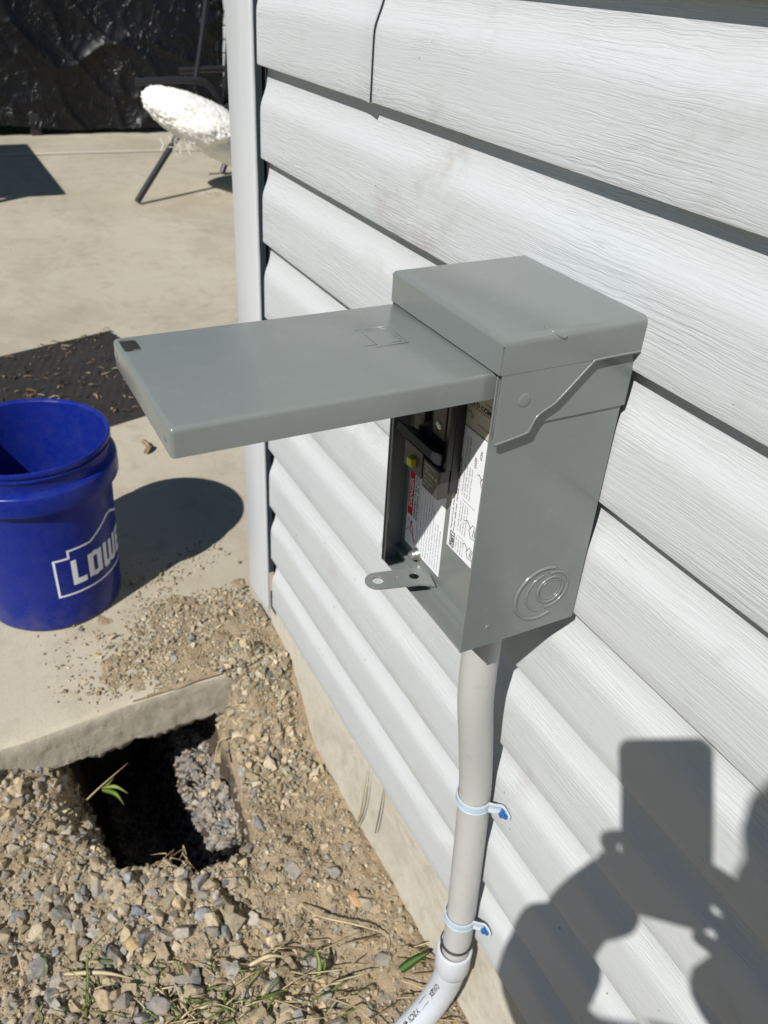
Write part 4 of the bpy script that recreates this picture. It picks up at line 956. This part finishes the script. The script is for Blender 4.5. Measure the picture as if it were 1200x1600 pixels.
for k in range(16):
    x0_, y0_ = 3.98+rng.uniform(0, .08), -.80+rng.normal()*.045; z0_ = -.80+rng.uniform(-.03, .02)
    fib.tube([(x0_, y0_, z0_), (x0_+rng.normal()*.01, y0_+rng.normal()*.012, z0_-.03), (x0_+rng.normal()*.015, y0_+rng.normal()*.02-.01, z0_-rng.uniform(.03, .06))], .0016, 5)
mb.obj('cushion_body', M['fluff'], cu)

fn = thing('vinyl_fence', 'white vinyl fence of horizontal boards beyond the chair', 'fence', (9.0, -4.2, -1.19))
mb = MB()
for k in range(13): mb.box(9.0, 9.03, -6.9, -2.3, -1.12+k*.125, -1.12+k*.125+.113)
mb.obj('boards', M['vinylw'], fn); MB().box(9.032, 9.04, -6.9, -2.3, -1.15, .5).obj('backing', M['dark'], fn)
for y_ in (-2.25, -4.55, -6.95): MB().box(8.97, 9.07, y_-.05, y_+.05, -1.19, .62, .006).obj('post', M['vinylw'], fn)

tb = thing('patio_table', 'dark patio table left of the frame casting a rectangular shadow on the patio', 'table', (4.7, .95, PZ))
hT = .72; tx0, tx1, ty0, ty1 = 4.36-.543*hT, 5.78-.543*hT, -.262+.868*hT, 1.30
MB().box(tx0, tx1, ty0, ty1, PZ+hT-.03, PZ+hT, .008).obj('table_top', M['table'], tb)
for x_ in (tx0+.08, tx1-.08):
    for y_ in (ty0+.10, ty1-.08): MB().box(x_-.02, x_+.02, y_-.02, y_+.02, PZ, PZ+hT-.031, .004).obj('leg', M['table'], tb)

# ============================================================ PHOTOGRAPHER (behind the camera; only the shadow is in the picture)
RC = cam.rotation_euler.to_matrix()
def cp(x_, y_, z_): return CAM + RC @ Vector((x_, y_, z_))
def shadow_joint(u, v, Y):
    W = ray(u, v, 1, 0); t_ = Y/(-SUN.y); return W - SUN*t_
def skinned(name, chains, material, parent, lvl=2):
    vs = []; rs = []; es = []; idx = {}
    for chn in chains:
        prev = None
        for p, r_ in chn:
            key = tuple(round(c_, 5) for c_ in p)
            if key not in idx: idx[key] = len(vs); vs.append(Vector(p)); rs.append(r_)
            if prev is not None: es.append((prev, idx[key]))
            prev = idx[key]
    org = rootloc(parent) if parent else Vector()
    me = bpy.data.meshes.new(name); me.from_pydata([(v-org)[:] for v in vs], es, []); o = bpy.data.objects.new(name, me); scn.collection.objects.link(o); o.parent = parent
    md = o.modifiers.new('skin', 'SKIN'); sv = me.skin_vertices[0].data
    for i, r_ in enumerate(rs): sv[i].radius = (r_ if hasattr(r_, '__len__') else (r_, r_)); sv[i].use_root = (i == 0)
    md.use_smooth_shade = True; sb = o.modifiers.new('sub', 'SUBSURF'); sb.levels = sb.render_levels = lvl
    bpy.context.view_layer.update(); me2 = bpy.data.meshes.new_from_object(o.evaluated_get(bpy.context.evaluated_depsgraph_get())); o.modifiers.clear(); o.data = me2
    me2.materials.append(material); return o
pe = thing('person', 'photographer in a blue shirt bending forward, seen only as the shadow holding a phone', 'person', (-1.0, .75, -1.238))
neck = (-.815, .61, .02); head_c = Vector((-.760, .572, .190)); chest = (-.835, .66, -.13); belly = (-.92, .72, -.30); pelvis = (-1.00, .77, -.45)
shL = (-.735, .800, -.05); shR = (-.885, .480, -.03)
elL = tuple(shadow_joint(822, 1568, .63)); wrL = tuple(shadow_joint(905, 1425, .475)); paL = tuple(cp(-.062, -.118, .022))
elR = tuple(shadow_joint(1165, 1560, .43)); wrR = tuple(cp(.045, -.150, .055)); paR = tuple(cp(.020, -.118, .030))
ft = -1.236
body = [[(pelvis, (.15, .12)), (belly, (.15, .12)), (chest, (.17, .13)), (neck, .06), ((-.785, .59, .10), .055), (tuple(head_c+Vector((-.01, .01, 0))), (.078, .085)), (tuple(head_c+Vector((-.02, .015, .075))), (.070, .078))],
        [(chest, .17), (shL, .066), (elL, .042), (wrL, .034), (paL, (.042, .020))], [(chest, .17), (shR, .066), (elR, .042), (wrR, .028), (paR, (.030, .018))],
        [(pelvis, .15), ((-1.00, .88, -.52), .095), ((-.82, .93, -.84), .058), ((-.93, .95, -1.16), .040), ((-.84, .96, ft+.035), .035), ((-.74, .965, ft+.03), .030)],
        [(pelvis, .15), ((-1.05, .66, -.52), .095), ((-.90, .60, -.84), .058), ((-1.05, .62, -1.16), .040), ((-.97, .60, ft+.035), .035), ((-.87, .585, ft+.03), .030)]]
bo = skinned('body', body, M['skin'], pe)
def finger(base, mid, tip, r_=.0085): return [(base, r_*1.05), (tuple((Vector(base)+Vector(mid))/2), r_), (mid, r_*.95), (tip, r_*.8)]
chs = []
for k in range(4):      # left hand: fingers behind and round the left edge of the phone
    yb = -.085-.020*k; chs.append(finger(tuple(cp(-.070, yb, .020)), tuple(cp(-.076-.004*(k == 1), yb+.008, .004)), tuple(cp(-.050, yb+.010, -.0065))))
chs.append(finger(tuple(cp(-.058, -.125, .022)), tuple(cp(-.050, -.095, .026)), tuple(cp(-.030, -.078, .022)), .0095))
for k in range(4):
    yb = -.095-.020*k; chs.append(finger(tuple(cp(.030, yb-.01, .030)), tuple(cp(.0285, yb, .006)), tuple(cp(.006, yb+.008, -.0065))))
chs.append(finger(tuple(cp(.030, -.130, .030)), tuple(cp(.020, -.095, .030)), tuple(cp(-.004, -.075, .021)), .0095))
for c_ in chs: skinned('finger', [c_], M['skin'], bo, 1)
# shirt: same chain, a little larger
skinned('shirt', [[((-1.02, .77, -.47), (.165, .135)), (belly, (.168, .138)), (chest, (.185, .148)), ((-.820, .615, .0), .085)], [(chest, .185), (shL, .085), (elL, .056), (tuple((Vector(elL)*.12+Vector(wrL)*.88)), .058)], [(chest, .185), (shR, .080), (elR, .060), (tuple((Vector(elR)*.15+Vector(wrR)*.85)), .052)]], M['shirt'], pe)
skinned('jeans', [[((-1.02, .77, -.44), (.158, .128)), ((-1.00, .88, -.52), .105), ((-.82, .93, -.84), .070), ((-.92, .948, -1.13), .056)], [((-1.02, .77, -.44), .158), ((-1.05, .66, -.52), .105), ((-.90, .60, -.84), .070), ((-1.04, .618, -1.13), .056)]], M['jeans'], pe)
fdir = (CAM-head_c).normalized(); up_ = Vector((0, 0, 1)); rt_ = fdir.cross(up_).normalized(); up_ = rt_.cross(fdir)
mb = MB()
def blob(c_, r3, n_=12):
    b = bmesh.new(); bmesh.ops.create_uvsphere(b, u_segments=n_, v_segments=n_, radius=1)
    for v in b.verts: v.co = c_ + rt_*v.co.x*r3[0] + up_*v.co.y*r3[1] + fdir*v.co.z*r3[2]
    mb.bm(b, True)
blob(head_c+fdir*.080+up_*.0, (.012, .020, .016)); mb.obj('nose', M['skin'], bo)
for q in (1, -1): mb = MB(); blob(head_c+rt_*.078*q, (.008, .028, .016)); mb.obj('ear', M['skin'], bo); mb = MB(); blob(head_c+fdir*.074+rt_*.030*q+up_*.022, (.012, .009, .008)); mb.obj('eye', M['label'], bo)
mb = MB(); blob(head_c+fdir*.074-up_*.045, (.024, .006, .007)); mb.obj('mouth', M['red'], bo)
mb = MB(); blob(head_c-fdir*.018+up_*.042, (.086, .075, .094), 20); mb.obj('hair', M['hair'], pe)
ph = thing('phone', 'dark smartphone held upright by the photographer, seen as a rounded rectangle of shadow', 'phone', tuple(cp(-.02, -.06, .012)))
def rr(x0, x1, y0, y1, r_, n_=6):
    pts = []
    for cx_, cy_, a0 in ((x1-r_, y1-r_, 0), (x0+r_, y1-r_, 90), (x0+r_, y0+r_, 180), (x1-r_, y0+r_, 270)):
        for i in range(n_+1): a = R(a0+90*i/n_); pts.append((cx_+r_*math.cos(a), cy_+r_*math.sin(a)))
    return pts
MB().prism(rr(-.0590, .0170, -.140, .0125, .010), lambda a, b_, h: cp(a, b_, h), .0045, .0125, .0012).obj('case', M['phone'], ph)
MB().prism(rr(-.0565, .0145, -.137, .0100, .008), lambda a, b_, h: cp(a, b_, h), .0126, .0129, 0).obj('screen', mat('phone screen', (.05, .05, .055), .08), ph)
